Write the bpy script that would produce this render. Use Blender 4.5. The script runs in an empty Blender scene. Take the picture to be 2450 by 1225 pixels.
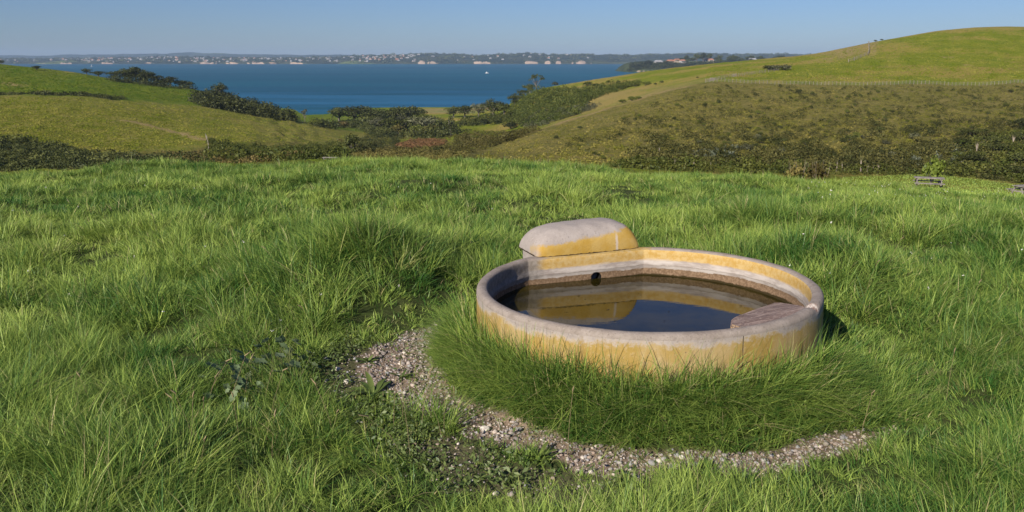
import bpy, bmesh, math, random
import numpy as np
from mathutils import Vector, Matrix, Euler

rng = np.random.default_rng(7)
random.seed(7)
S = bpy.context.scene
COL = S.collection

# ------------------------------------------------------------------ camera, sky, sun
F, CX, CY, HOR = 2058.0, 1225.0, 612.5, 140.0      # focal length in photo pixels, centre, horizon row
PITCH = math.atan((CY - HOR) / F)
CAMZ = 1.75
SEA = -33.7
cam_data = bpy.data.cameras.new('camera')
cam_data.sensor_width = 36.0
cam_data.lens = 36.0 * F / 2450.0
cam_data.clip_start = 0.05
cam_data.clip_end = 40000
cam = bpy.data.objects.new('camera', cam_data)
COL.objects.link(cam)
cam.location = (0, 0, CAMZ)
cam.rotation_euler = (math.pi / 2 - PITCH, 0, 0)
S.camera = cam

SUN_EL = math.radians(28.5)
SUN_AZ = math.radians(180 + 33)     # clockwise from +Y: behind the camera, to its left
sun_dir = Vector((math.sin(SUN_AZ) * math.cos(SUN_EL), math.cos(SUN_AZ) * math.cos(SUN_EL), math.sin(SUN_EL)))
sd = bpy.data.lights.new('sun', 'SUN')
sd.energy = 5.0
sd.angle = math.radians(0.5)
sd.color = (1.0, 0.905, 0.78)
sun = bpy.data.objects.new('sun', sd)
COL.objects.link(sun)
sun.rotation_euler = sun_dir.to_track_quat('Z', 'Y').to_euler()
sun.location = (0, 0, 50)

W = bpy.data.worlds.new('World')
S.world = W
W.use_nodes = True
nt = W.node_tree
nt.nodes.clear()
sky = nt.nodes.new('ShaderNodeTexSky')
sky.sky_type = 'NISHITA'
sky.sun_disc = False
sky.sun_elevation = SUN_EL
sky.sun_rotation = SUN_AZ
sky.altitude = 300
sky.air_density = 1.0
sky.dust_density = 0.3
sky.ozone_density = 4.0
bg = nt.nodes.new('ShaderNodeBackground')
bg.inputs['Strength'].default_value = 0.051
out = nt.nodes.new('ShaderNodeOutputWorld')
tint = nt.nodes.new('ShaderNodeVectorMath')      # cleaner, bluer air than the default atmosphere
tint.operation = 'MULTIPLY'
tint.inputs[1].default_value = (0.72, 0.87, 1.25)
nt.links.new(sky.outputs[0], tint.inputs[0])
nt.links.new(tint.outputs[0], bg.inputs[0])
nt.links.new(bg.outputs[0], out.inputs[0])

S.view_settings.view_transform = 'Standard'
S.view_settings.look = 'None'
S.view_settings.exposure = 0.4
S.view_settings.gamma = 1.0
S.render.engine = 'CYCLES'
S.cycles.use_denoising = True
S.cycles.max_bounces = 6
S.cycles.diffuse_bounces = 2
S.cycles.glossy_bounces = 3
S.cycles.transmission_bounces = 4
S.cycles.transparent_max_bounces = 6
S.cycles.volume_bounces = 0
S.cycles.caustics_reflective = False
S.cycles.caustics_refractive = False

# ------------------------------------------------------------------ helpers
def tag(o, label=None, cat=None, group=None, kind=None):
    if label: o['label'] = label
    if cat: o['category'] = cat
    if group: o['group'] = group
    if kind: o['kind'] = kind
    return o

def link(name, me, mat=None, parent=None, loc=None):
    o = bpy.data.objects.new(name, me)
    COL.objects.link(o)
    if mat is not None and me is not None and len(me.materials) == 0:
        me.materials.append(mat)
    if parent is not None: o.parent = parent
    if loc is not None: o.location = loc
    return o

def empty(name, loc=(0, 0, 0), rz=0.0, sc=None):
    o = bpy.data.objects.new(name, None)
    o.empty_display_size = 0.2
    COL.objects.link(o)
    o.location = loc
    o.rotation_euler = (0, 0, rz)
    if sc is not None: o.scale = sc
    return o

def copy_tree(o, parent=None):
    c = o.copy()
    COL.objects.link(c)
    if parent is not None: c.parent = parent
    for ch in list(o.children):
        copy_tree(ch, c)
    return c

def mesh_np(name, V, faces_list, smooth=False):
    """V (n,3); faces_list: list of integer arrays (m,k)"""
    me = bpy.data.meshes.new(name)
    V = np.asarray(V, np.float32)
    me.vertices.add(len(V))
    me.vertices.foreach_set('co', V.ravel())
    loops = np.concatenate([f.ravel() for f in faces_list]).astype(np.int32)
    counts = np.concatenate([np.full(len(f), f.shape[1], np.int32) for f in faces_list])
    starts = np.concatenate([[0], np.cumsum(counts)[:-1]]).astype(np.int32)
    me.loops.add(len(loops))
    me.loops.foreach_set('vertex_index', loops)
    me.polygons.add(len(counts))
    me.polygons.foreach_set('loop_start', starts)
    me.polygons.foreach_set('loop_total', counts)
    if smooth:
        me.polygons.foreach_set('use_smooth', np.ones(len(counts), bool))
    me.update(calc_edges=True)
    return me

def set_attr(me, name, vals, typ='FLOAT', dom='POINT'):
    a = me.attributes.new(name, typ, dom)
    vals = np.asarray(vals, np.float32)
    if typ == 'FLOAT': a.data.foreach_set('value', vals.ravel())
    else: a.data.foreach_set('color', vals.ravel())

# numpy gradient noise
_perm = np.random.default_rng(3).permutation(256).astype(np.int64)
_ang = np.random.default_rng(4).uniform(0, 2 * np.pi, 256)
def noise2(x, y):
    x = np.asarray(x, float); y = np.asarray(y, float)
    xi = np.floor(x).astype(np.int64); yi = np.floor(y).astype(np.int64)
    xf = x - xi; yf = y - yi
    def g(ix, iy, dx, dy):
        h = _perm[(_perm[ix & 255] + iy) & 255]
        return np.cos(_ang[h]) * dx + np.sin(_ang[h]) * dy
    u = xf * xf * xf * (xf * (xf * 6 - 15) + 10); v = yf * yf * yf * (yf * (yf * 6 - 15) + 10)
    a = g(xi, yi, xf, yf); b = g(xi + 1, yi, xf - 1, yf)
    c = g(xi, yi + 1, xf, yf - 1); d = g(xi + 1, yi + 1, xf - 1, yf - 1)
    return 1.5 * ((a * (1 - u) + b * u) * (1 - v) + (c * (1 - u) + d * u) * v)
def fbm(x, y, o=3):
    s = 0; a = 1.0
    for i in range(o):
        s = s + a * noise2(np.asarray(x) * 2 ** i + 17.3 * i, np.asarray(y) * 2 ** i - 9.1 * i); a *= 0.5
    return s
def sstep(a, b, x):
    t = np.clip((np.asarray(x, float) - a) / (b - a), 0, 1)
    return t * t * (3 - 2 * t)

# materials
def mat_new(name):
    m = bpy.data.materials.new(name)
    m.use_nodes = True
    n = m.node_tree
    n.nodes.clear()
    o = n.nodes.new('ShaderNodeOutputMaterial')
    return m, n, o
class NT:
    def __init__(s, n): s.n = n
    def node(s, t, **kw):
        k = s.n.nodes.new(t)
        for a, b in kw.items():
            if hasattr(k, a): setattr(k, a, b)
        return k
    def link(s, a, b): s.n.links.new(a, b)
    def noise(s, vec, scale, detail=4, rough=0.55, dist=0.0):
        k = s.node('ShaderNodeTexNoise')
        k.inputs['Scale'].default_value = scale
        k.inputs['Detail'].default_value = detail
        k.inputs['Roughness'].default_value = rough
        k.inputs['Distortion'].default_value = dist
        if vec is not None: s.link(vec, k.inputs['Vector'])
        return k.outputs['Fac']
    def mapr(s, v, a, b, c=0.0, d=1.0, smooth=True):
        k = s.node('ShaderNodeMapRange')
        if smooth: k.interpolation_type = 'SMOOTHSTEP'
        s.link(v, k.inputs['Value'])
        k.inputs['From Min'].default_value = a; k.inputs['From Max'].default_value = b
        k.inputs['To Min'].default_value = c; k.inputs['To Max'].default_value = d
        return k.outputs[0]
    def math(s, op, a, b=None):
        k = s.node('ShaderNodeMath'); k.operation = op
        for i, v in enumerate((a, b)):
            if v is None: continue
            if isinstance(v, (int, float)): k.inputs[i].default_value = v
            else: s.link(v, k.inputs[i])
        return k.outputs[0]
    def mix(s, f, a, b):
        k = s.node('ShaderNodeMix'); k.data_type = 'RGBA'
        fi, ai, bi = k.inputs[0], k.inputs[6], k.inputs[7]
        for i, v in ((fi, f), (ai, a), (bi, b)):
            if isinstance(v, (int, float)): i.default_value = v
            elif isinstance(v, tuple): i.default_value = (*v, 1.0)
            else: s.link(v, i)
        return k.outputs[2]
    def attr(s, name, out='Fac'):
        k = s.node('ShaderNodeAttribute'); k.attribute_name = name
        return k.outputs[out]
    def coord(s, kind='Object'):
        return s.node('ShaderNodeTexCoord').outputs[kind]
    def bump(s, h, strength=0.4, dist=0.02):
        k = s.node('ShaderNodeBump')
        k.inputs['Strength'].default_value = strength; k.inputs['Distance'].default_value = dist
        s.link(h, k.inputs['Height'])
        return k.outputs[0]
    def principled(s, color, rough=0.8, normal=None, spec=0.3):
        k = s.node('ShaderNodeBsdfPrincipled')
        if isinstance(color, tuple): k.inputs['Base Color'].default_value = (*color, 1.0)
        else: s.link(color, k.inputs['Base Color'])
        if isinstance(rough, (int, float)): k.inputs['Roughness'].default_value = rough
        else: s.link(rough, k.inputs['Roughness'])
        k.inputs['Specular IOR Level'].default_value = spec
        if normal is not None: s.link(normal, k.inputs['Normal'])
        return k

def mottled(name, a, b, scale=3.0, rough=0.85, bump=0.3, bdist=0.02, spec=0.2, coord='Object'):
    m, n, o = mat_new(name); N = NT(n)
    co = N.coord(coord)
    f = N.noise(co, scale, 5, 0.6)
    c = N.mix(N.mapr(f, 0.3, 0.7), a, b)
    nr = N.bump(N.noise(co, scale * 4, 4, 0.6), bump, bdist) if bump else None
    p = N.principled(c, rough, nr, spec)
    N.link(p.outputs[0], o.inputs[0])
    return m

def leafy(name, a, b, trans=0.35, rough=0.6, gloss=0.06, per_object=True, hue_attr=None, dry=None):
    """two-sided leaf material: diffuse + translucent + a little gloss, colour varies leaf by leaf"""
    m, n, o = mat_new(name); N = NT(n)
    f = N.attr(hue_attr or 'leaf')
    c = N.mix(f, a, b)
    if per_object:
        oi = N.node('ShaderNodeObjectInfo')
        hs = N.node('ShaderNodeHueSaturation')
        N.link(N.mapr(oi.outputs['Random'], 0, 1, 0.62, 1.5, False), hs.inputs['Value'])
        N.link(c, hs.inputs['Color'])
        c = hs.outputs[0]
    if dry:
        c = N.mix(N.attr('dry'), c, dry)
    d = N.node('ShaderNodeBsdfDiffuse'); N.link(c, d.inputs[0])
    t = N.node('ShaderNodeBsdfTranslucent'); N.link(c, t.inputs[0])
    mx = N.node('ShaderNodeMixShader'); mx.inputs[0].default_value = trans
    N.link(d.outputs[0], mx.inputs[1]); N.link(t.outputs[0], mx.inputs[2])
    sh = mx.outputs[0]
    if gloss:
        g = N.node('ShaderNodeBsdfGlossy'); g.inputs['Roughness'].default_value = rough
        g.inputs[0].default_value = (0.9, 0.95, 0.9, 1)
        m2 = N.node('ShaderNodeMixShader'); m2.inputs[0].default_value = gloss
        N.link(sh, m2.inputs[1]); N.link(g.outputs[0], m2.inputs[2]); sh = m2.outputs[0]
    N.link(sh, o.inputs[0])
    return m

# photo pixel <-> place
def ray_np(px, py):
    u = np.asarray(px, float) - CX; v = CY - np.asarray(py, float)
    return u, F * math.cos(PITCH) + v * math.sin(PITCH), -F * math.sin(PITCH) + v * math.cos(PITCH)
def z_at(py, D):
    v = CY - np.asarray(py, float)
    return CAMZ + D * (-F * math.sin(PITCH) + v * math.cos(PITCH)) / (F * math.cos(PITCH) + v * math.sin(PITCH))

# ------------------------------------------------------------------ terrain
TC = (0.796, 4.93)              # trough centre
# each layer: columns (photo x near the horizon), depth in metres, photo row of the ground there
def L(*rows):
    a = np.array(rows, float); return a
LAY = [
 # near crest of the paddock (row of the ground; grass stands above it)
 L((-300,18,430),(0,18,427),(250,18,419),(400,18,409),(600,18,404),(800,18,403),(1000,17.5,404),(1200,17,410),(1400,16.5,421),(1550,16.5,431),(1690,16,441),(1890,16,456),(2080,15.5,474),(2250,15,490),(2450,15,506),(2900,15,528)),
 # lower terrace
 L((-300,47,450),(1000,47,435),(1550,47,445),(1800,47,446),(1890,47,450),(2000,47,449),(2080,47,447),(2250,47,447),(2450,47,460),(2900,47,480)),
 L((-300,75,440),(1000,75,420),(1550,75,430),(1800,75,432),(1890,72,432),(2000,70,426),(2100,70,421),(2240,70,417),(2350,66,430),(2450,62,445),(2900,62,486)),
 # valley bottom
 L((-300,150,404),(0,150,402),(250,150,399),(400,150,392),(500,150,386),(720,125,386),(790,112,387),(870,125,380),(1000,130,379),(1100,125,383),(1225,120,391),(1400,115,402),(1550,110,411),(1690,110,418),(1890,112,428),(2080,115,430),(2250,115,432),(2450,110,452),(2900,110,470)),
 # mid slope
 L((-300,205,325),(0,205,332),(130,208,345),(250,210,357),(400,215,362),(500,225,345),(600,240,338),(720,260,345),(800,280,345),(870,300,343),(1000,300,343),(1100,240,350),(1225,165,362),(1400,155,345),(1550,165,322),(1690,185,297),(1890,190,297),(2080,190,300),(2250,190,305),(2450,190,318),(2900,190,330)),
 # first ridge: left hill / right spur and fence line
 L((-300,300,226),(0,300,229),(150,302,229),(250,310,234),(400,328,247),(500,340,257),(600,355,272),(720,370,291),(800,380,307),(870,395,318),(930,400,321),(1000,400,322),(1100,330,332),(1170,230,343),(1225,215,333),(1300,228,308),(1400,245,277),(1500,265,246),(1600,285,215),(1690,300,197),(1850,300,199),(2000,300,205),(2150,300,199),(2300,300,206),(2450,300,198),(2900,300,190)),
 # dip behind it
 L((-300,370,229),(0,370,232),(250,380,238),(500,410,262),(600,425,276),(720,440,298),(800,455,303),(870,470,300),(1000,470,300),(1100,470,300),(1225,400,312),(1300,370,296),(1400,355,272),(1500,350,245),(1600,350,212),(1690,352,186),(1850,352,181),(2000,352,176),(2150,352,170),(2300,352,164),(2450,352,158),(2900,352,150)),
 # second ridge: far left hill / far right hill, beach between
 L((-300,480,128),(0,480,149),(100,480,161),(200,480,172),(260,480,184),(350,485,197),(470,490,212),(520,495,223),(560,500,240),(640,515,262),(720,540,280),(800,555,276),(870,560,273),(1000,560,272),(1150,560,272),(1200,540,262),(1240,525,240),(1290,520,212),(1320,520,207),(1400,520,193),(1480,520,181),(1550,520,169),(1690,520,152),(1800,520,142),(1890,520,134),(1950,520,125),(2030,520,108),(2080,520,98),(2140,520,87),(2210,520,74),(2300,520,66),(2370,520,64),(2450,520,66),(2900,520,90)),
]
NC, HALF = 1000, math.radians(37)
phi_f = np.linspace(-HALF, HALF, NC)
phi_o = np.concatenate([np.linspace(-math.pi, -HALF, 50)[:-1], phi_f, np.linspace(HALF, math.pi, 50)[1:]])
R0, R1, NR = 0.4, 1000.0, 980
rad = np.geomspace(R0, R1, NR)
lnr = np.log(rad)

def blur(a, k):
    ker = np.exp(-0.5 * (np.arange(-3 * k, 3 * k + 1) / k) ** 2); ker /= ker.sum()
    return np.convolve(np.pad(a, 3 * k, mode='edge'), ker, 'valid')

phc = np.clip(phi_o, -math.radians(39), math.radians(39))
cols = CX + F / math.cos(PITCH) * 0.975 * np.tan(phc)     # photo column (near the horizon)
KD, KZ = [np.zeros_like(cols), np.full_like(cols, 3.0), np.full_like(cols, 8.0)], [np.zeros_like(cols)] * 3
for i, l in enumerate(LAY):
    d = blur(np.interp(cols, l[:, 0], l[:, 1]), 9)
    y = blur(np.interp(cols, l[:, 0], l[:, 2]), 5)
    KD.append(d); KZ.append(z_at(y, d))
KD.append(KD[-1] + 130); KZ.append(np.full_like(cols, SEA - 0.6))
KD.append(KD[-1] + 300); KZ.append(np.full_like(cols, SEA - 9.0))
KD = np.array(KD); KZ = np.array(KZ)
def pchip_slopes(x, y):
    h = np.diff(x, axis=0); dl = np.diff(y, axis=0) / h
    m = np.zeros_like(y)
    w1 = 2 * h[1:] + h[:-1]; w2 = h[1:] + 2 * h[:-1]
    ok = dl[:-1] * dl[1:] > 0
    with np.errstate(divide='ignore', invalid='ignore'):
        mm = (w1 + w2) / (w1 / dl[:-1] + w2 / dl[1:])
    m[1:-1] = np.where(ok, mm, 0)
    m[0] = 0; m[-1] = dl[-1]
    return m
KM = pchip_slopes(KD, KZ)
def eval_cols(Dm):
    """Dm (ncol, nrow) depths -> z and the layer coordinate"""
    Z = np.empty_like(Dm); Sx = np.empty_like(Dm)
    for j in range(Dm.shape[0]):
        x = KD[:, j]; D = np.clip(Dm[j], 0, x[-1])
        k = np.clip(np.searchsorted(x, D, side='right') - 1, 0, len(x) - 2)
        h = x[k + 1] - x[k]; t = (D - x[k]) / h
        a, b = KZ[k, j], KZ[k + 1, j]; ma, mb = KM[k, j] * h, KM[k + 1, j] * h
        t2, t3 = t * t, t * t * t
        Z[j] = (2 * t3 - 3 * t2 + 1) * a + (t3 - 2 * t2 + t) * ma + (-2 * t3 + 3 * t2) * b + (t3 - t2) * mb
        Sx[j] = k + t
    return Z, Sx
Dm = np.cos(phc)[:, None] * rad[None, :]
GZ, GS = eval_cols(Dm)
gx = np.sin(phi_o)[:, None] * rad[None, :]
gy = np.cos(phi_o)[:, None] * rad[None, :]
# behind and beside the camera the paddock just goes on
wb = 1 - sstep(math.radians(50), math.radians(80), np.abs(phi_o))[:, None]
GZ = GZ * wb
# lumps: paddock, then the hills
rt = np.hypot(gx - TC[0], gy - TC[1])
near = (1 - sstep(25, 60, Dm)) * sstep(1.7, 3.2, rt) * sstep(0.5, 3, Dm)
GZ = GZ + near * (0.105 * fbm(gx / 1.5, gy / 1.5, 2) + 0.13 * fbm(gx / 4.0 + 5, gy / 4.0, 2))
# the bank just left of the trough
GZ = GZ + 0.34 * np.exp(-(((gx + 1.15) / 0.62) ** 2 + ((gy - 6.45) / 0.85) ** 2)) * sstep(1.42, 1.75, rt) + 0.14 * np.exp(-(((gx + 1.9) / 0.7) ** 2 + ((gy - 5.3) / 0.9) ** 2)) + 0.20 * np.exp(-(((gx - 2.7) / 0.62) ** 2 + ((gy - 6.9) / 0.8) ** 2))
# turf built up against the trough inside the worn ring
ga = np.degrees(np.arctan2(gy - TC[1], gx - TC[0])) % 360
GZ = GZ + 0.16 * sstep(0.90, 1.0, rt) * (1 - sstep(1.06, 1.31, rt)) * sstep(140, 165, ga) * (1 - sstep(318, 335, ga)) * (rt < 2)
far = sstep(90, 160, Dm) * (1 - 0.7 * sstep(9.5, 10.0, GS)) * (1 - sstep(10.0, 10.6, GS)) * wb
valley = np.exp(-((cols[:, None] - 1000) / 230.0) ** 4) * sstep(200, 300, Dm)
GZ = GZ + far * (1 - 0.93 * valley) * (0.5 * fbm(gx / 22, gy / 22, 3) + 0.18 * fbm(gx / 4, gy / 4, 2))
# terracettes on the end of the left hill
tr = np.exp(-((cols[:, None] - 690) / 60.0) ** 2) * sstep(6.6, 7.2, GS) * (1 - sstep(7.95, 8.05, GS))
GZ = GZ + tr * 0.35 * np.sin(GZ * 4.5 + 2 * noise2(gx / 14, gy / 14))

def ground_z(x, y):
    x = np.asarray(x, float); y = np.asarray(y, float)
    r = np.hypot(x, y); p = np.arctan2(x, y)
    fi = np.interp(p, phi_o, np.arange(len(phi_o))); fj = np.interp(np.log(np.maximum(r, R0)), lnr, np.arange(NR))
    i = np.clip(fi.astype(int), 0, len(phi_o) - 2); j = np.clip(fj.astype(int), 0, NR - 2)
    a = fi - i; b = fj - j
    return (GZ[i, j] * (1 - a) * (1 - b) + GZ[i + 1, j] * a * (1 - b) + GZ[i, j + 1] * (1 - a) * b + GZ[i + 1, j + 1] * a * b)
_DS = np.geomspace(2.0, 760, 900)
def hit(px, py, dmin=2.0):
    """where the sight line through a photo pixel first meets the ground at depth > dmin"""
    px = np.atleast_1d(np.asarray(px, float)); py = np.atleast_1d(np.asarray(py, float))
    u, Y, zz = ray_np(px, py)
    res = np.zeros((len(px), 3)); ok = np.zeros(len(px), bool)
    DS = _DS[_DS >= dmin]
    for s in range(0, len(px), 2000):
        e = slice(s, s + 2000)
        X = (u[e] / Y[e])[:, None] * DS[None]; Z = CAMZ + (zz[e] / Y[e])[:, None] * DS[None]
        G = ground_z(X, np.broadcast_to(DS[None], X.shape))
        below = Z <= G
        k = below.argmax(1); has = below.any(1)
        k0 = np.maximum(k - 1, 0); ii = np.arange(len(k))
        d0, d1 = Z[ii, k0] - G[ii, k0], Z[ii, k] - G[ii, k]
        t = np.where(k > 0, d0 / np.where(d0 - d1 == 0, 1, d0 - d1), 0)
        D = DS[k0] + (DS[k] - DS[k0]) * t
        x = (u[e] / Y[e]) * D
        res[e] = np.stack([x, D, ground_z(x, D)], 1); ok[e] = has
    return res, ok
def spot(px, py, dmin=2.0):
    r, ok = hit([px], [py], dmin)
    if not ok[0]:                                   # just above the skyline: stand on the ridge itself
        D = _DS[(_DS > max(dmin, 60)) & (_DS < 640)]
        u, Y, zz = ray_np(px, py); X = float(u / Y) * D
        g = ground_z(X, D); k = int(np.argmax((g - CAMZ) / D))
        return Vector((X[k], D[k], g[k]))
    return Vector(r[0])
def at_depth(px, D):
    """ground point in the photo column px at depth D"""
    y = 300.0
    for _ in range(6):
        u, Y, zz = ray_np(px, y); x = float(u / Y * D); z = float(ground_z([x], [D])[0])
        fwd = D * math.cos(PITCH) - (z - CAMZ) * math.sin(PITCH); up = D * math.sin(PITCH) + (z - CAMZ) * math.cos(PITCH)
        y = CY - F * up / fwd
    return Vector((x, D, z)), y

# worn gravel ring round the trough: 1 on the path, 0 in the grass
def ring_mask(x, y):
    dx, dy = x - TC[0], y - TC[1]
    r = np.hypot(dx, dy); a = np.degrees(np.arctan2(dy, dx))
    n = 0.07 * fbm(x * 2.2, y * 2.2, 2) + 0.03 * noise2(x * 9, y * 9)
    r = r + n
    a2 = np.where(a < 0, a + 360, a)                       # 139 .. 335 along the path
    inner = np.interp(a2, [139, 160, 195, 231, 258, 275, 295, 312, 325, 335], [1.27, 1.31, 1.26, 1.25, 1.33, 1.32, 1.30, 1.35, 1.46, 1.52])
    outer = np.interp(a2, [139, 160, 175, 195, 215, 225, 240, 258, 275, 295, 312, 325, 335], [1.44, 1.52, 1.64, 1.70, 1.57, 1.49, 1.50, 1.56, 1.55, 1.49, 1.55, 1.61, 1.62])
    m = sstep(-0.03, 0.03, r - inner) * (1 - sstep(-0.03, 0.03, r - outer))
    return m * sstep(134, 140, a2) * (1 - sstep(300, 320, a2 + 8 * noise2(x * 5, y * 5)))
def weed_mask(x, y):
    """low trodden weeds beside the path, lower left"""
    dx, dy = x - TC[0], y - TC[1]
    r = np.hypot(dx, dy); a = np.degrees(np.arctan2(dy, dx)); a2 = np.where(a < 0, a + 360, a)
    r = r + 0.1 * fbm(x * 1.7 + 3, y * 1.7, 2)
    return sstep(1.53, 1.62, r) * (1 - sstep(1.85, 2.05, r)) * sstep(172, 184, a2) * (1 - sstep(255, 268, a2))

# mesh of the ground
V = np.stack([gx, gy, GZ], -1).reshape(-1, 3)
nc, nr = len(phi_o), NR
ii, jj = np.meshgrid(np.arange(nc - 1), np.arange(nr - 1), indexing='ij')
quads = np.stack([ii * nr + jj, (ii + 1) * nr + jj, (ii + 1) * nr + jj + 1, ii * nr + jj + 1], -1).reshape(-1, 4)[:, ::-1]
ctr = len(V)
V = np.concatenate([V, [[0, 0, 0]]])
fan = np.stack([np.full(nc - 1, ctr), np.arange(1, nc) * nr, np.arange(0, nc - 1) * nr], -1)[:, ::-1]
ground_me = mesh_np('ground', V, [quads, fan], smooth=True)
C2 = np.broadcast_to(cols[:, None], GS.shape)
rough_n = fbm(gx / 35, gy / 35, 3)
# where each kind of cover grows
right = sstep(1060, 1200, C2)
a_dirt = ring_mask(gx, gy) + 0.3 * weed_mask(gx, gy)
a_face = right * sstep(5.85, 6.2, GS) * (1 - sstep(7.98, 8.03, GS))                     # rank brown face on the right
band = (1 - sstep(1640, 1760, C2)) * sstep(1250, 1400, C2) * sstep(7.9, 8.0, GS) * (1 - sstep(9.2, 9.6, GS + 0.3 * rough_n + (C2 - 1500) / 500))
crestdry = sstep(1210, 1290, C2) * (1 - sstep(1650, 1740, C2)) * sstep(7.72, 7.9, GS + 0.08 * rough_n) * (1 - sstep(8.0, 8.1, GS))
tri = sstep(1880, 1990, C2 + 60 * rough_n) * (1 - sstep(2068, 2080, C2)) * sstep(9.3, 9.5, GS)   # fenced-off dry corner below the hill top
a_dry = np.clip(0.9 * band * (0.6 + 0.6 * rough_n) + tri * 0.8 + 0.9 * crestdry, 0, 1)
a_valley = sstep(5.6, 6.0, GS) * (1 - sstep(6.85, 7.15, GS + 0.15 * rough_n)) * (1 - sstep(1080, 1250, C2)) * sstep(430, 800, C2)
pad = lambda a: np.concatenate([np.clip(a, 0, 1).reshape(-1), [0.0]])
a_scrubfloor = (1 - sstep(480, 620, C2)) * sstep(5.8, 6.0, GS) * (1 - sstep(6.85, 7.05, GS))
def near_line(pts, width):
    P, ok = hit(*np.array(pts, float).T, 60); P = P[ok]; d = np.full(gx.shape, 1e9)
    for a, b in zip(P[:-1], P[1:]):
        v = b[:2] - a[:2]; t = np.clip(((gx - a[0]) * v[0] + (gy - a[1]) * v[1]) / (v @ v), 0, 1)
        d = np.minimum(d, np.hypot(gx - a[0] - t * v[0], gy - a[1] - t * v[1]))
    return 1 - sstep(0.4 * width, width, d + 0.5 * width * noise2(gx / 2.5, gy / 2.5))
TRACK = [(300, 288), (350, 299), (400, 311), (440, 321), (485, 334)]
a_dry = np.clip(a_dry + 0.8 * near_line(TRACK, 2.4) + near_line([(18, 200), (45, 205)], 3.5), 0, 1)
for q_ in ([(2262, 137), (2270, 137)], [(2318, 156), (2324, 157)], [(160, 172), (172, 173)]): a_dry = np.clip(a_dry + near_line(q_, 2.5), 0, 1)
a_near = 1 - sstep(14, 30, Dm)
set_attr(ground_me, 'dirt', pad(a_dirt)); set_attr(ground_me, 'face', pad(a_face)); set_attr(ground_me, 'dryness', pad(a_dry))
set_attr(ground_me, 'valley', pad(a_valley + a_scrubfloor)); set_attr(ground_me, 'near', pad(a_near))
beach = sstep(10.02, 10.06, GS) * (1 - sstep(10.4, 10.6, GS)) * sstep(940, 1000, C2) * (1 - sstep(1120, 1180, C2))
set_attr(ground_me, 'sand', pad(0.4 * beach))
lefthill = (1 - sstep(900, 1000, C2)) * sstep(6.8, 7.1, GS) * (1 - sstep(8.0, 8.05, GS))
set_attr(ground_me, 'lefthill', pad(lefthill))
lush = (1 - sstep(900, 1000, C2)) * sstep(8.0, 8.06, GS)
set_attr(ground_me, 'lush', pad(lush))

def ground_material():
    m, n, o = mat_new('ground_cover'); N = NT(n)
    co = N.coord('Object')
    big = N.noise(co, 0.022, 5, 0.6); mid = N.noise(co, 0.13, 6, 0.65); fine = N.noise(co, 0.9, 5, 0.7)
    green = N.mix(N.mapr(mid, 0.3, 0.7), (0.15, 0.205, 0.010), (0.25, 0.265, 0.022))
    green = N.mix(N.mapr(N.math('ADD', N.math('MULTIPLY', big, 0.7), N.math('MULTIPLY', fine, 0.3)), 0.485, 0.565), green, (0.34, 0.27, 0.065))
    lh = N.mix(N.mapr(N.math('ADD', N.math('MULTIPLY', mid, 0.5), N.math('MULTIPLY', fine, 0.5)), 0.43, 0.57), (0.16, 0.185, 0.016), (0.28, 0.250, 0.060))
    c = N.mix(N.math('MULTIPLY', N.attr('lefthill'), 0.85), green, lh)
    c = N.mix(N.math('MULTIPLY', N.attr('lush'), 0.8), c, N.mix(N.mapr(mid, 0.35, 0.65), (0.085, 0.150, 0.008), (0.155, 0.200, 0.014)))
    dry = N.mix(N.mapr(fine, 0.3, 0.7), (0.30, 0.225, 0.085), (0.43, 0.325, 0.145))
    face = N.mix(N.mapr(N.math('ADD', N.math('MULTIPLY', fine, 0.6), N.math('MULTIPLY', mid, 0.4)), 0.36, 0.64), (0.135, 0.145, 0.020), (0.30, 0.245, 0.075))
    c = N.mix(N.attr('dryness'), c, dry)
    c = N.mix(N.attr('face'), c, face)
    val = N.mix(N.mapr(mid, 0.35, 0.65), (0.085, 0.085, 0.02), (0.18, 0.15, 0.045))
    c = N.mix(N.attr('valley'), c, val)
    c = N.mix(N.attr('sand'), c, (0.32, 0.28, 0.16))
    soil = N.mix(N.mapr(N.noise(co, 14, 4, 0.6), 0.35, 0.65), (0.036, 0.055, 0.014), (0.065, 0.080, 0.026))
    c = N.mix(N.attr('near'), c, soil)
    grit = N.mix(N.mapr(N.noise(co, 60, 4, 0.7), 0.35, 0.65), (0.20, 0.145, 0.10), (0.36, 0.275, 0.21))
    grit = N.mix(N.mapr(N.noise(co, 7, 4, 0.6), 0.45, 0.62), grit, (0.15, 0.115, 0.08))
    c = N.mix(N.attr('dirt'), c, grit)
    b1 = N.bump(N.noise(co, 0.8, 6, 0.75), 1.0, 1.4)
    k = N.node('ShaderNodeBump'); k.inputs['Strength'].default_value = 0.6; k.inputs['Distance'].default_value = 0.012
    N.link(N.noise(co, 55, 4, 0.7), k.inputs['Height'])
    mixn = N.node('ShaderNodeMix'); mixn.data_type = 'VECTOR'
    N.link(N.attr('near'), mixn.inputs[0]); N.link(b1, mixn.inputs[4]); N.link(k.outputs[0], mixn.inputs[5])
    p = N.principled(c, 0.95, mixn.outputs[1], 0.1)
    N.link(p.outputs[0], o.inputs[0])
    return m
ground = link('ground', ground_me, ground_material())
tag(ground, 'rolling pasture falling to a valley and rising into grassy hills', 'ground', kind='structure')

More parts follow.
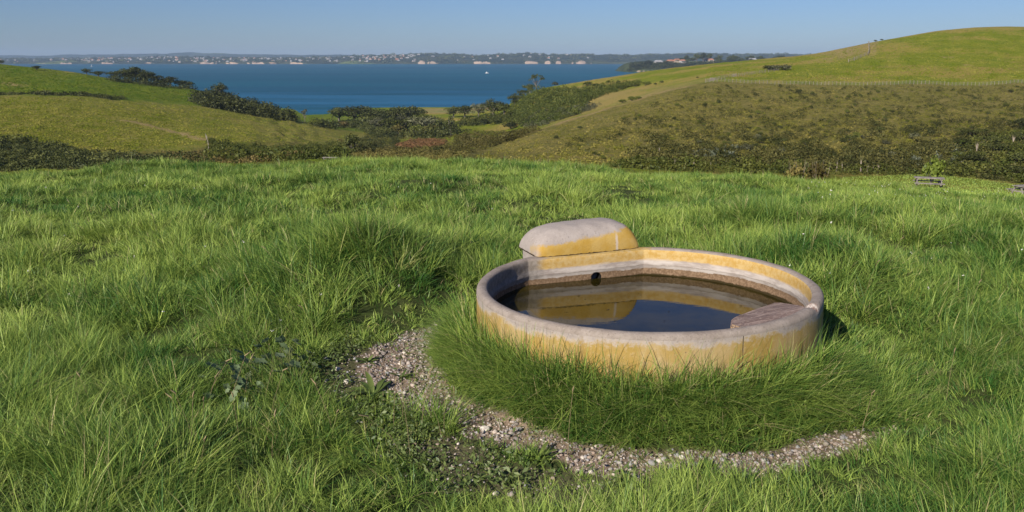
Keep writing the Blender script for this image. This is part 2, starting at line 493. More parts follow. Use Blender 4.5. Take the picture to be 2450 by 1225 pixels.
# ------------------------------------------------------------------ sea
def sea_material():
    m, n, o = mat_new('sea_water'); N = NT(n)
    co = N.coord('Object')
    mp = N.node('ShaderNodeMapping'); mp.inputs['Scale'].default_value = (0.0008, 0.004, 1)
    N.link(co, mp.inputs[0])
    band = N.noise(mp.outputs[0], 1.0, 5, 0.6)
    mp2 = N.node('ShaderNodeMapping'); mp2.inputs['Scale'].default_value = (0.06, 0.16, 1)
    N.link(co, mp2.inputs[0])
    sep = N.node('ShaderNodeSeparateXYZ'); N.link(co, sep.inputs[0])
    c = N.mix(N.mapr(band, 0.35, 0.65), (0.002, 0.058, 0.086), (0.005, 0.094, 0.124))
    shallow = N.mapr(sep.outputs[1], 620, 1250, 1.0, 0.0)
    c = N.mix(N.math('MULTIPLY', shallow, N.mapr(N.noise(mp.outputs[0], 3.0, 4, 0.6), 0.35, 0.6)), c, (0.018, 0.125, 0.23))
    nr = N.bump(N.noise(mp2.outputs[0], 1.0, 6, 0.65), 1.0, 1.6)
    p = N.principled(c, 0.4, nr, 0.13)
    N.link(p.outputs[0], o.inputs[0])
    return m
xs = np.linspace(-9000, 9000, 13); ys = np.linspace(430, 12500, 13)
XX, YY = np.meshgrid(xs, ys, indexing='ij')
i0, j0 = np.meshgrid(np.arange(12), np.arange(12), indexing='ij')
q = np.stack([i0 * 13 + j0, (i0 + 1) * 13 + j0, (i0 + 1) * 13 + j0 + 1, i0 * 13 + j0 + 1], -1).reshape(-1, 4)
sea = link('sea', mesh_np('sea', np.stack([XX, YY, np.full_like(XX, SEA)], -1).reshape(-1, 3), [q]), sea_material())
tag(sea, 'deep blue bay between the hills and the far shore', 'sea', kind='structure')

# ------------------------------------------------------------------ far land
def strip(name, x, y0, depth, top, mat, cliff=None, base=SEA - 1.5):
    """a land mass seen across water: front foot, cliff or bank, rolling top, back"""
    n = len(x)
    t = np.array([0.0, 0.004, 0.012, 0.05, 0.14, 0.3, 0.5, 0.75, 1.0])
    prof = np.array([0.0, 0.03, 0.10, 0.30, 0.55, 0.82, 1.0, 0.8, 0.0])
    cl = np.zeros(n) if cliff is None else cliff
    P = np.zeros((n, len(t), 3))
    for k in range(len(t)):
        yy = y0 + depth * t[k] + (40 * fbm(x / 260 + 3, np.full(n, k * 0.7), 2) if depth > 1000 else 8 * fbm(x / 60, np.full(n, k * .7), 2)) * (0 < k < 8)
        h = prof[k] * (1 - cl) + cl * np.array([0.0, 0.24, 0.31, 0.40, 0.58, 0.82, 1.0, 0.8, 0])[k]
        P[:, k, 0] = x * (1 + depth * t[k] / y0) if depth > 1000 else x
        P[:, k, 1] = yy
        P[:, k, 2] = base + (top - base) * h * (1 + 0.12 * fbm(x / 300, np.full(n, k * 1.3), 3) * (1 < k < 8))
    ii, jj = np.meshgrid(np.arange(n - 1), np.arange(len(t) - 1), indexing='ij')
    m = len(t)
    q = np.stack([ii * m + jj, (ii + 1) * m + jj, (ii + 1) * m + jj + 1, ii * m + jj + 1], -1).reshape(-1, 4)
    me = mesh_np(name, P.reshape(-1, 3), [q], smooth=True)
    kk = np.broadcast_to(np.arange(m)[None], (n, m))
    cm = np.clip(cl[:, None] * 1.35 - 0.12, 0, 1) * np.array([1, 1, 0.85, 0, 0, 0, 0, 0, 0])[kk]
    set_attr(me, 'cliff', cm.astype(float).ravel())
    return link(name, me, mat), P

def farland_material(name, a, b, cl=(0.43, 0.325, 0.24), sc=0.004, field=(0.13, 0.17, 0.05)):
    m, n, o = mat_new(name); N = NT(n)
    co = N.coord('Object')
    f = N.noise(co, sc, 7, 0.72)
    c = N.mix(N.mapr(f, 0.38, 0.62), a, b)
    c = N.mix(N.mapr(N.noise(co, sc * 0.35, 4, 0.6), 0.60, 0.68), c, field)
    rock = N.mix(N.mapr(N.noise(co, 0.03, 5, 0.6), 0.35, 0.65), cl, tuple(v * 0.66 for v in cl))
    c = N.mix(N.mapr(N.math('ADD', N.attr('cliff'), N.math('MULTIPLY', N.math('SUBTRACT', N.noise(co, 0.02, 4, 0.6), 0.5), 0.9)), 0.45, 0.62), c, rock)
    p = N.principled(c, 0.95, None, 0.05)
    N.link(p.outputs[0], o.inputs[0])
    return m
FD = 5790.0
pxs = np.arange(-700, 2300, 3.0)
fx = (pxs - CX) / F * FD * 1.02
def tops(px, D):
    return z_at(px, D)
row = np.interp(pxs, [-700, 0, 140, 250, 470, 600, 800, 870, 960, 1040, 1150, 1270, 1330, 1420, 1500, 1560, 1650, 1720, 1890, 2300], [142, 141, 140.5, 140, 136, 138, 138, 134, 131, 129, 132, 128, 130, 131, 132, 130, 127, 129, 131, 136])
row = row + 1.1 * fbm(pxs / 45.0, pxs * 0, 3)
clf = np.zeros_like(pxs)
for a, b, s in [(20, 48, .8), (140, 160, .7), (180, 218, .9), (268, 322, 1), (380, 412, .8), (500, 560, 1), (565, 605, .9), (612, 690, 1), (695, 750, .9), (1005, 1060, 1), (1132, 1182, 1), (1255, 1285, 1), (1290, 1350, 1), (1355, 1415, .9)]:
    clf = np.maximum(clf, s * np.clip(np.sin(np.pi * np.clip((pxs - a + 5) / (b - a + 10), 0, 1)), 0, 1) ** 0.7)
clf *= np.clip(0.65 + 0.75 * noise2(pxs / 16.0, pxs * 0 + 8) + 0.35 * noise2(pxs / 5.0, pxs * 0 + 2), 0, 1.1)
shore, SP = strip('far_shore', fx, FD, 2600.0, z_at(row, FD + 1300), farland_material('far_shore_cover', (0.020, 0.034, 0.016), (0.055, 0.062, 0.030)), np.clip(clf * 1.1, 0, 1))
tag(shore, 'far shore of low wooded hills and pale cliffs across the bay', 'far shore', kind='structure')
rx = np.arange(-2000, 3200, 12.0)
rr = np.interp(rx, [-2000, 100, 300, 430, 560, 700, 1200, 1640, 1760, 3200], [138, 133, 130, 127, 126.5, 131, 134, 133, 134, 135]) + 1.2 * fbm(rx / 90.0, rx * 0 + 5, 3)
rng_o, _ = strip('distant_hills', (rx - CX) / F * 10300 * 1.02, 10300.0, 1800.0, z_at(rr, 11200), farland_material('distant_hill_cover', (0.03, 0.045, 0.025), (0.06, 0.07, 0.04)))
tag(rng_o, 'faint range of hills beyond the far shore', 'distant hills', kind='structure')
HD = 2340.0
hx = np.arange(1486, 2100, 2.0)
hrow = np.interp(hx, [1486, 1492, 1505, 1530, 1580, 1640, 1700, 1800, 1900, 2100], [172, 160, 150, 147, 147, 148, 146, 143, 143, 144])
hc = ((hx > 1500) & (hx < 1572)).astype(float) * (0.7 + 0.6 * noise2(hx / 9.0, hx * 0))
hl, HP = strip('headland', (hx - CX) / F * HD * 1.02, HD, 300.0, z_at(hrow, HD + 150), farland_material('headland_cover', (0.028, 0.042, 0.018), (0.07, 0.085, 0.035), sc=0.02), np.clip(0.15 + hc * 0.5, 0, 1))
tag(hl, 'wooded headland with houses jutting into the bay on the right', 'headland', kind='structure')

def surf_z(P, x, y):
    """height of a strip at points"""
    out = np.zeros(len(x))
    yk = P[:, :, 1].mean(0)
    for i in range(len(x)):
        k = int(np.clip(np.searchsorted(yk, y[i]) - 1, 0, P.shape[1] - 2)); t = (y[i] - yk[k]) / (yk[k + 1] - yk[k])
        za = np.interp(x[i], P[:, k, 0], P[:, k, 2]); zb = np.interp(x[i], P[:, k + 1, 0], P[:, k + 1, 2])
        out[i] = za * (1 - t) + zb * t
    return out

# ------------------------------------------------------------------ foliage
def leaf_cards(P, Nrm, size, jitter=0.8, r=rng, elong=1.0):
    """quads at P roughly facing Nrm; returns verts, quads"""
    n = len(P)
    d = Nrm + jitter * r.normal(size=(n, 3)); d /= np.linalg.norm(d, axis=1, keepdims=True) + 1e-9
    a = np.cross(d, r.normal(size=(n, 3))); a /= np.linalg.norm(a, axis=1, keepdims=True) + 1e-9
    b = np.cross(d, a)
    s = np.broadcast_to(np.asarray(size, float), (n,))[:, None] * 0.5 * r.uniform(0.6, 1.3, (n, 1))
    bend = d * s * r.uniform(-0.5, 0.5, (n, 1))
    V = np.stack([P - a * s * elong, P - b * s * 0.7 + bend, P + a * s * elong, P + b * s * 0.7 + bend], 1).reshape(-1, 3)
    return V, np.arange(4 * n).reshape(n, 4)
def lobes_mesh(name, lobes, ncards, size, seed, jitter=0.9, hue=0.5):
    """crown made of leaf clumps scattered through overlapping lobes (x,y,z,rx,ry,rz)"""
    r = np.random.default_rng(seed)
    lob = np.array(lobes, float)
    vol = np.prod(lob[:, 3:], axis=1) ** (2 / 3)
    k = r.choice(len(lob), ncards, p=vol / vol.sum())
    d = r.normal(size=(ncards, 3)); d /= np.linalg.norm(d, axis=1, keepdims=True)
    d[:, 2] = np.where(d[:, 2] < -0.35, -d[:, 2] * 0.5, d[:, 2])
    rr = r.uniform(0.45, 1.0, (ncards, 1)) ** 0.5
    gap = noise2(lob[k, 0] * 3 + d[:, 0] * 2.2, d[:, 1] * 2.2 + d[:, 2] * 1.7 + lob[k, 2] * 3)
    rr = rr * (1 + 0.16 * gap[:, None])
    P = lob[k, :3] + d * rr * lob[k, 3:]
    V, q = leaf_cards(P, d + np.array([0, 0, 0.35]), size, jitter, r)
    me = mesh_np(name, V, [q])
    lv = np.clip(hue + 0.28 * r.normal(size=ncards) + 0.25 * (lob[k, 0] * 7 % 1 - 0.5), 0, 1)
    set_attr(me, 'leaf', np.repeat(lv, 4))
    return me
def tube_np(paths, seg=6):
    """paths: list of (points, radii) -> mesh data"""
    Vs, Fs, base = [], [], 0
    for pts, rad_ in paths:
        pts = np.array(pts, float); rad_ = np.array(rad_, float); m = len(pts)
        tg = np.gradient(pts, axis=0); tg /= np.linalg.norm(tg, axis=1, keepdims=True)
        ref = np.where(np.abs(tg[:, 2:3]) > 0.9, np.array([[1.0, 0, 0]]), np.array([[0, 0, 1.0]]))
        a = np.cross(tg, ref); a /= np.linalg.norm(a, axis=1, keepdims=True); b = np.cross(tg, a)
        th = np.linspace(0, 2 * np.pi, seg, endpoint=False)
        ring = pts[:, None] + rad_[:, None, None] * (np.cos(th)[None, :, None] * a[:, None] + np.sin(th)[None, :, None] * b[:, None])
        Vs.append(ring.reshape(-1, 3))
        i, j = np.meshgrid(np.arange(m - 1), np.arange(seg), indexing='ij')
        Fs.append((np.stack([i * seg + j, i * seg + (j + 1) % seg, (i + 1) * seg + (j + 1) % seg, (i + 1) * seg + j], -1).reshape(-1, 4) + base))
        base += m * seg
    return np.concatenate(Vs), np.concatenate(Fs)
def trunk_mesh(name, seed, h=0.55, r0=0.045, limbs=5, spread=0.33, lean=0.05):
    r = np.random.default_rng(seed)
    paths = []
    top = np.array([lean * r.normal(), lean * r.normal(), h])
    paths.append(([[0, 0, -0.03], [0.01, 0, h * 0.3], top * [0.6, 0.6, 0.66], top], [r0 * 1.25, r0, r0 * 0.8, r0 * 0.55]))
    for i in range(limbs):
        a = 2 * np.pi * (i + 0.5 * r.random()) / limbs
        s = np.array([0, 0, h * r.uniform(0.35, 0.8)])
        e = np.array([math.cos(a) * spread * r.uniform(.7, 1.1), math.sin(a) * spread * r.uniform(.7, 1.1), h * r.uniform(0.95, 1.35)])
        mid = s * 0.45 + e * 0.55 + np.array([0, 0, -0.05])
        paths.append(([s, mid, e], [r0 * 0.55, r0 * 0.4, r0 * 0.15]))
    V, q = tube_np(paths)
    return mesh_np(name, V, [q], smooth=True)

M_dark = leafy('dark_leaf', (0.024, 0.035, 0.009), (0.115, 0.125, 0.034), trans=0.22, gloss=0.015)
M_grey = leafy('grey_green_leaf', (0.065, 0.072, 0.034), (0.15, 0.15, 0.080), trans=0.2, gloss=0.02)
M_mid = leafy('mid_green_leaf', (0.055, 0.075, 0.012), (0.145, 0.155, 0.030), trans=0.28, gloss=0.015)
M_olive = leafy('olive_leaf', (0.085, 0.085, 0.020), (0.19, 0.165, 0.050), trans=0.25, gloss=0.01)
M_bronze = leafy('bronze_leaf', (0.075, 0.066, 0.020), (0.19, 0.145, 0.05), trans=0.25, gloss=0.01)
M_bark = mottled('bark', (0.10, 0.085, 0.07), (0.19, 0.17, 0.15), 6, 0.9, 0.5)
M_pale_bark = mottled('pale_bark', (0.24, 0.20, 0.155), (0.36, 0.31, 0.25), 6, 0.9, 0.4)

# crown prototypes about 1 wide and 1 high, standing on z=0
def rnd_lobes(seed, n, zc, rz, spread, rad_):
    r = np.random.default_rng(seed)
    out = []
    for i in range(n):
        a = r.uniform(0, 2 * np.pi); q = spread * math.sqrt(r.random())
        s = rad_ * r.uniform(0.7, 1.2)
        out.append((math.cos(a) * q, math.sin(a) * q, zc + rz * r.normal() * 0.6 - 0.5 * q * q, s, s, s * 0.8))
    return out
CROWNS = {
 'dome': [lobes_mesh('crown', rnd_lobes(s, 20, 0.62, 0.12, 0.36, 0.21) + rnd_lobes(s + 70, 9, 0.36, 0.10, 0.36, 0.17), 1500, 0.062, s) for s in (11, 12, 13)],
 'round': [lobes_mesh('crown', [(0, 0, .55, .36, .36, .36)] + rnd_lobes(s, 10, 0.52, 0.16, 0.30, 0.22), 900, 0.08, s) for s in (21, 22)],
 'cone': [lobes_mesh('crown', [(0.02 * math.cos(i * 2.4), 0.02 * math.sin(i * 2.4), 0.16 + 0.085 * i, 0.46 * (1 - i / 11.5), 0.46 * (1 - i / 11.5), 0.12) for i in range(10)], 900, 0.07, s) for s in (31,)],
 'open': [lobes_mesh('crown', rnd_lobes(s, 9, 0.72, 0.16, 0.38, 0.13), 420, 0.07, s) for s in (41, 42)],
 'bush': [lobes_mesh('crown', [(0, 0, .35, .40, .40, .42)] + rnd_lobes(s, 8, 0.40, 0.18, 0.32, 0.24), 420, 0.115, s) for s in (51, 52, 53)],
}
TRUNKS = {
 'dome': [trunk_mesh('trunk', 1, 0.55, 0.04, 6, 0.34)], 'round': [trunk_mesh('trunk', 2, 0.45, 0.045, 5, 0.25)],
 'cone': [trunk_mesh('trunk', 3, 0.8, 0.035, 3, 0.1)], 'open': [trunk_mesh('trunk', 4, 0.62, 0.03, 7, 0.36)],
 'bush': [trunk_mesh('trunk', 5, 0.30, 0.035, 5, 0.28)],
}
_cnt = {}
def plant(loc, w, h, kind, mat, name, label, cat, group=None, bark=None, rz=None, sink=0.02):
    """a tree or shrub: Empty with crown and trunk"""
    k = _cnt.get(kind, 0); _cnt[kind] = k + 1
    t = empty(name, (loc[0], loc[1], loc[2] - sink * h), rng.uniform(0, 6.28) if rz is None else rz, (w, w, h))
    tag(t, label, cat, group)
    cr = CROWNS[kind][k % len(CROWNS[kind])]
    o = bpy.data.objects.new('crown', cr); COL.objects.link(o); o.parent = t
    if len(cr.materials) == 0: cr.materials.append(mat)
    o.material_slots[0].link = 'OBJECT'; o.material_slots[0].material = mat
    tm = TRUNKS[kind][0]
    b = bpy.data.objects.new('trunk', tm); COL.objects.link(b); b.parent = t
    if len(tm.materials) == 0: tm.materials.append(M_bark)
    b.material_slots[0].link = 'OBJECT'; b.material_slots[0].material = bark or M_bark
    return t
def px_plant(px, py, wpx, hpx, kind, mat, name, label, cat, group=None, bark=None, dmin=25.0, depth=None):
    if depth is None:
        p = spot(px, py, dmin); sc = p.y / F
    else:
        p, _ = at_depth(px, depth); sc = depth / F
    k_ = 1.22 if kind in ('dome', 'round', 'open') else 1.1
    return plant(p, wpx * sc * k_, hpx * sc * (1 + (k_ - 1) * 0.7), kind, mat, name, label, cat, group, bark)

# valley wood
T = px_plant
FLAT = 'flat topped dark trees by the beach'
for x, w, h in ((812, 52, 36), (848, 56, 38), (886, 52, 36)):
    T(x, 291, w, h, 'dome', M_dark, 'spreading_tree', {812: 'leftmost of three flat topped dark trees in line before the water', 848: 'middle one of three flat topped dark trees in line before the water', 886: 'rightmost of three flat topped dark trees in line before the water'}[x], 'tree', FLAT)
WOOD = 'trees of the valley wood'
for i, (x, y, w, h, k, m) in enumerate([(920, 300, 46, 34, 'round', M_dark), (945, 300, 44, 42, 'dome', M_dark), (972, 301, 44, 44, 'dome', M_dark), (998, 300, 40, 40, 'round', M_dark), (1010, 304, 40, 30, 'round', M_mid),
        (910, 316, 44, 32, 'dome', M_grey), (938, 320, 46, 36, 'round', M_mid), (965, 318, 48, 40, 'dome', M_grey), (990, 320, 40, 38, 'round', M_dark), (1015, 320, 50, 38, 'dome', M_grey), (1040, 316, 42, 34, 'round', M_dark),
        (955, 326, 36, 26, 'round', M_olive), (1000, 326, 38, 26, 'round', M_mid), (1030, 326, 36, 26, 'round', M_olive)]):
    T(x, y, w * 1.15, h * 1.08, k, m, 'wood_tree', 'bushy tree crowded into the wood on the valley floor', 'tree', WOOD)
T(1079, 326, 44, 46, 'cone', M_dark, 'conical_tree', 'tall dark conical tree at the right end of the valley wood', 'tree')
T(1050, 326, 32, 32, 'cone', M_mid, 'conical_tree', 'smaller green conical tree just left of the tall dark cone', 'tree')
for x, w, h, l in ((1085, 36, 27, 'low dark tree at the left end of the clump by the beach'), (1112, 38, 30, 'rounded dark tree second from the left in the clump by the beach')):
    T(x, 281, w, h, 'dome', M_dark, 'spreading_tree', l, 'tree')
T(1145, 279, 36, 32, 'dome', M_grey, 'spreading_tree', 'grey green tree in the middle of the clump by the beach', 'tree')
T(1180, 281, 48, 44, 'dome', M_dark, 'tall_tree', 'tallest tree with a pale trunk in the clump by the beach', 'tree', bark=M_pale_bark)
T(1206, 278, 34, 32, 'round', M_mid, 'round_tree', 'bright bushy tree at the right end of the clump by the beach', 'tree')
T(1222, 309, 38, 22, 'bush', M_dark, 'round_shrub', 'round dark shrub alone on the green valley flat', 'shrub')
T(1254, 300, 26, 22, 'bush', M_dark, 'round_shrub', 'dark shrub at the foot of the scrubby slope', 'shrub')
T(1120, 316, 24, 12, 'bush', M_mid, 'round_shrub', 'small low shrub on the flat beside the conical trees', 'shrub')
T(842, 366, 40, 46, 'round', M_dark, 'dark_tree', 'dark upright tree standing before the green hill foot', 'tree')
T(858, 366, 34, 16, 'bush', M_dark, 'round_shrub', 'low dark shrub against the right of the upright dark tree', 'shrub')
T(730, 291, 20, 28, 'open', M_grey, 'slender_tree', 'small slender tree against the water left of the wood', 'tree')
VS = 'shrubs along the edge of the valley flat'
for x, y, w, h, m in [(752, 300, 34, 18, M_mid), (775, 304, 34, 20, M_dark), (800, 306, 32, 20, M_mid), (822, 307, 34, 24, M_bronze), (845, 300, 26, 16, M_mid), (878, 310, 22, 16, M_olive), (1105, 300, 28, 14, M_dark), (1130, 298, 34, 16, M_mid), (1160, 298, 30, 16, M_dark), (1190, 296, 34, 18, M_mid), (1225, 285, 34, 24, M_mid), (1110, 336, 30, 14, M_olive), (1135, 334, 26, 14, M_mid), (1160, 336, 34, 18, M_olive), (1182, 332, 26, 16, M_mid), (1110, 352, 28, 12, M_olive), (1020, 362, 30, 16, M_olive), (1045, 364, 28, 12, M_dark), (1010, 372, 24, 12, M_mid)]:
    T(x, y, w, h, 'bush', m, 'valley_shrub', 'low bushy shrub on the rough floor of the valley', 'shrub', VS)
# right promontory
T(1283, 212, 34, 38, 'open', M_dark, 'bluff_tree', 'tall open tree on the seaward tip of the right ridge', 'tree')
T(1268, 217, 30, 24, 'dome', M_dark, 'bluff_tree', 'lower dark tree beside the tall open tree on the ridge tip', 'tree')
T(1252, 226, 28, 18, 'dome', M_dark, 'bluff_tree', 'low wind bent tree below the open trees on the ridge tip', 'tree')
T(1327, 196, 17, 13, 'bush', M_grey, 'round_shrub', 'small grey shrub alone on the green ridge top', 'shrub')
T(1231, 254, 28, 30, 'dome', M_dark, 'bluff_tree', 'rounded tree at the left end of the scrubby bluff', 'tree')
# left hills
T(88, 168, 20, 11, 'dome', M_dark, 'paddock_tree', 'small dark tree alone on the upper left paddock', 'tree')
T(2, 151, 14, 9, 'dome', M_dark, 'paddock_tree', 'tiny dark tree on the skyline at the far left', 'tree')
for x, w, h, l in ((207, 20, 14, 'left one of two round dark trees on the seaward edge of the paddock'), (235, 34, 13, 'right one of two round dark trees on the seaward edge of the paddock')):
    T(x, 174, w, h, 'dome', M_dark, 'paddock_tree', l, 'tree')
LM = 'trees of the dark clump on the left skyline'
for x, y, w, h in [(275, 186, 36, 18), (300, 190, 40, 28), (326, 192, 46, 37), (350, 194, 40, 30), (372, 198, 36, 24), (392, 200, 30, 14), (408, 203, 34, 24), (430, 206, 30, 17), (450, 209, 30, 17), (312, 192, 30, 20), (340, 195, 34, 20)]:
    T(x, y, w, h, 'dome' if w > 33 else 'round', M_dark, 'skyline_tree', 'dark tree in the clump on the left skyline', 'tree', LM)
T(526, 238, 32, 40, 'dome', M_dark, 'leaning_tree', 'round crowned tree with a pale leaning trunk at the end of the paddock', 'tree', bark=M_pale_bark)
# fenced shrubs on the right pasture
for x, w, h, l in ((1840, 34, 14, 'left shrub inside the small fence on the pasture'), (1858, 34, 17, 'middle shrub inside the small fence on the pasture'), (1876, 30, 17, 'right shrub inside the small fence on the pasture')):
    T(x, 168, w, h, 'bush', M_dark if x < 1850 else M_grey, 'fenced_shrub', l, 'shrub')
for x, l in ((2095, 'left one of two tiny shrubs on the hill skyline'), (2110, 'right one of two tiny shrubs on the hill skyline')):
    T(x, 97, 9, 5, 'bush', M_dark, 'skyline_shrub', l, 'shrub')
# near shrubs beyond the paddock
T(2226, 0, 50, 90, 'bush', leafy('terrace_shrub_leaf', (0.09, 0.135, 0.015), (0.23, 0.29, 0.045), trans=0.3, gloss=0.02), 'terrace_shrub', 'bright green shrub standing behind the picnic table', 'shrub', depth=49.5)
# ------------------------------------------------------------------ scrub that reads as a mass
def scatter_poly(poly, n, dmin=60.0, r=rng):
    poly = np.array(poly, float)
    lo, hi = poly.min(0), poly.max(0)
    pts = []
    while len(pts) < n:
        q = r.uniform(lo, hi, (n, 2)); c = np.zeros(n, bool); j = len(poly) - 1
        for i in range(len(poly)):
            yi, yj = poly[i, 1], poly[j, 1]
            with np.errstate(divide='ignore', invalid='ignore'):
                c ^= ((yi > q[:, 1]) != (yj > q[:, 1])) & (q[:, 0] < (poly[j, 0] - poly[i, 0]) * (q[:, 1] - yi) / (yj - yi) + poly[i, 0])
            j = i
        pts.extend(q[c].tolist())
    pts = np.array(pts[:n])
    P, ok = hit(pts[:, 0], pts[:, 1], dmin)
    return P[ok], pts[ok]
def scrub(name, P, wmin, wmax, hratio, cards, size, mat, label, cat, seed=5, hue=0.5, huevar=0.3, hues=None):
    """many small bushes as one mass"""
    r = np.random.default_rng(seed)
    n = len(P); cards = int(cards * 2.3); size = size * 0.50
    w = (wmin + (wmax - wmin) * r.random(n) ** 1.7) * r.uniform(0.7, 1.25, n)
    d = r.normal(size=(n, cards, 3)); d /= np.linalg.norm(d, axis=2, keepdims=True); d[..., 2] = np.abs(d[..., 2])
    rr = r.uniform(0.35, 1.0, (n, cards, 1)) ** 0.5
    Q = P[:, None, :] + d * rr * np.stack([w * .5, w * .5, w * hratio], -1)[:, None, :]
    sz = np.repeat(w * size, cards)
    Vv, q = leaf_cards(Q.reshape(-1, 3), d.reshape(-1, 3) + np.array([0, 0, 0.3]), sz, 0.8, r)
    me = mesh_np(name, Vv, [q])
    lv = np.clip((hue if hues is None else np.asarray(hues)[:, None]) + huevar * r.normal(size=(n, 1)) + 0.18 * r.normal(size=(n, cards)), 0, 1)
    set_attr(me, 'leaf', np.repeat(lv.reshape(-1), 4))
    o = link(name, me, mat)
    tag(o, label, cat, kind='stuff')
    return o
# dark belt at the foot of the left hill
P, _ = scatter_poly([(-60, 332), (60, 335), (140, 350), (230, 368), (310, 376), (400, 380), (500, 378), (500, 398), (400, 402), (-60, 412)], 750)
scrub('scrub', P, 1.4, 3.6, 0.5, 42, 0.24, M_dark, 'dark belt of scrub along the foot of the left hill', 'scrub', 1, 0.45)
P, _ = scatter_poly([(500, 338), (560, 350), (620, 354), (720, 353), (820, 346), (850, 368), (800, 384), (500, 388)], 520)
scrub('scrub', P, 1.3, 3.4, 0.55, 40, 0.25, M_mid, 'greener scrub on the valley side right of the small fence', 'scrub', 2, 0.35)
P, _ = scatter_poly([(380, 372), (640, 374), (740, 378), (600, 390), (400, 396)], 160)
scrub('scrub', P, 1.5, 3.0, 0.5, 30, 0.26, M_bronze, 'brownish scrub in the gully behind the paddock crest', 'scrub', 3, 0.4)
# seaward side of the left hill
P, _ = scatter_poly([(470, 240), (500, 234), (545, 232), (600, 252), (660, 272), (715, 288), (700, 290), (640, 284), (560, 268), (500, 258), (474, 250)], 300, 340)
scrub('scrub', P, 4.5, 9, 0.62, 60, 0.2, M_dark, 'dense scrub falling from the leaning tree to the water', 'scrub', 4, 0.55)
P, _ = scatter_poly([(0, 225), (90, 229), (180, 228), (300, 236), (300, 238), (150, 235), (0, 229)], 130, 310)
scrub('hedgerow_scrub', P, 2.2, 4.2, 0.42, 40, 0.24, M_dark, 'dark line of scrub between the two left paddocks', 'scrub', 5, 0.4)
# bluff on the right
P, _ = scatter_poly([(1225, 252), (1250, 228), (1290, 216), (1340, 214), (1400, 212), (1460, 204), (1540, 196), (1470, 222), (1412, 240), (1400, 262), (1380, 276), (1300, 300), (1250, 302), (1215, 290)], 1000, 235)
scrub('scrub', P, 2.6, 6.2, 0.55, 46, 0.22, M_mid, 'mixed scrub covering the bluff above the beach', 'scrub', 6, 0.30)
P, _ = scatter_poly([(1250, 300), (1300, 270), (1400, 258), (1440, 250), (1420, 262), (1330, 292), (1270, 310)], 200, 235)
scrub('scrub', P, 2.4, 5, 0.5, 44, 0.22, M_grey, 'grey scrub in the gully behind the long spur', 'scrub', 7, 0.3)
P, _ = scatter_poly([(745, 296), (800, 300), (880, 292), (1010, 288), (1070, 300), (1095, 318), (1060, 332), (890, 330), (850, 306), (760, 310)], 380, 90)
scrub('wood_undergrowth', P, 3.0, 9.5, 0.6, 50, 0.2, M_dark, 'dark undergrowth filling the valley wood', 'undergrowth', 15, 0.5)
P, _ = scatter_poly([(1095, 292), (1130, 286), (1215, 276), (1245, 290), (1240, 300), (1180, 302), (1110, 302)], 130, 90)
scrub('wood_undergrowth', P, 2.5, 8.0, 0.5, 50, 0.2, M_mid, 'green undergrowth below the clump by the beach', 'undergrowth', 16, 0.4)
P, _ = scatter_poly([(255, 188), (330, 196), (400, 205), (470, 214), (440, 214), (330, 204), (262, 194)], 60, 340)
scrub('scrub', P, 4, 8, 0.5, 50, 0.2, M_dark, 'low scrub under the dark clump on the left skyline', 'scrub', 17, 0.45)
P, _ = scatter_poly([(1085, 330), (1130, 318), (1250, 312), (1290, 312), (1230, 336), (1180, 352), (1090, 352)], 260, 90)
scrub('rough_growth', P, 1.2, 4.2, 0.5, 36, 0.22, M_olive, 'yellowish bushes and reeds right of the conical trees', 'scrub', 23, 0.45, 0.35)
P, _ = scatter_poly([(850, 334), (900, 326), (960, 330), (950, 350), (880, 362), (850, 356)], 200, 90)
scrub('rough_growth', P, 1.2, 3.4, 0.5, 36, 0.22, M_dark, 'dark low scrub left of the rust red reeds', 'scrub', 24, 0.55)
# valley floor roughness
P, _ = scatter_poly([(800, 336), (900, 332), (960, 328), (1090, 328), (1240, 312), (1250, 330), (1160, 356), (1100, 372), (1000, 380), (860, 380), (850, 360)], 420, 90)
scrub('rough_growth', P, 1.2, 3.0, 0.36, 30, 0.26, M_olive, 'rough olive growth over the valley floor', 'scrub', 8, 0.45)
P, _ = scatter_poly([(820, 362), (1000, 362), (1130, 362), (1100, 384), (880, 384)], 500, 60)
scrub('rough_growth', P, 0.8, 1.7, 0.45, 22, 0.3, M_olive, 'rank grass and low growth behind the paddock crest', 'scrub', 9, 0.75)
M_rust = leafy('rust_reed', (0.100, 0.058, 0.027), (0.175, 0.100, 0.048), trans=0.15, gloss=0)
P, _ = scatter_poly([(948, 348), (985, 336), (1040, 333), (1070, 338), (1062, 348), (1010, 354), (960, 355)], 1500, 90)
scrub('rust_reeds', P, 1.0, 2.0, 0.42, 14, 0.34, M_rust, 'patch of rust red reeds on the valley floor', 'reeds', 10, 0.5)
# right face: scrub thickening downhill
def nz(uv, a, b, o=0.0): return noise2(uv[:, 0] / a + o, uv[:, 1] / b - o)
M_scrub = leafy('scrub_leaf', (0.026, 0.036, 0.009), (0.185, 0.170, 0.050), trans=0.22, gloss=0.01)
P, uv = scatter_poly([(1560, 330), (1700, 306), (1900, 306), (2050, 290), (2200, 290), (2460, 270), (2460, 440), (2230, 416), (1960, 410), (1760, 402), (1600, 396), (1500, 380)], 5200, 78)
dens = 0.06 + 0.52 * sstep(318, 378, uv[:, 1] + 14 * nz(uv, 70, 30, 3) + 20 * sstep(2150, 2400, uv[:, 0])) + 0.55 * nz(uv, 46, 18)
keep = rng.random(len(P)) < np.clip(dens, 0, 1); P, uv = P[keep], uv[keep]
scrub('scrub', P, 0.8, 3.2, 0.45, 40, 0.22, M_scrub, 'dark scrub thickening down the right hillside', 'scrub', 11, hues=0.46 + 0.38 * nz(uv, 90, 30, 7) + 0.22 * nz(uv, 24, 12, 1), huevar=0.12)
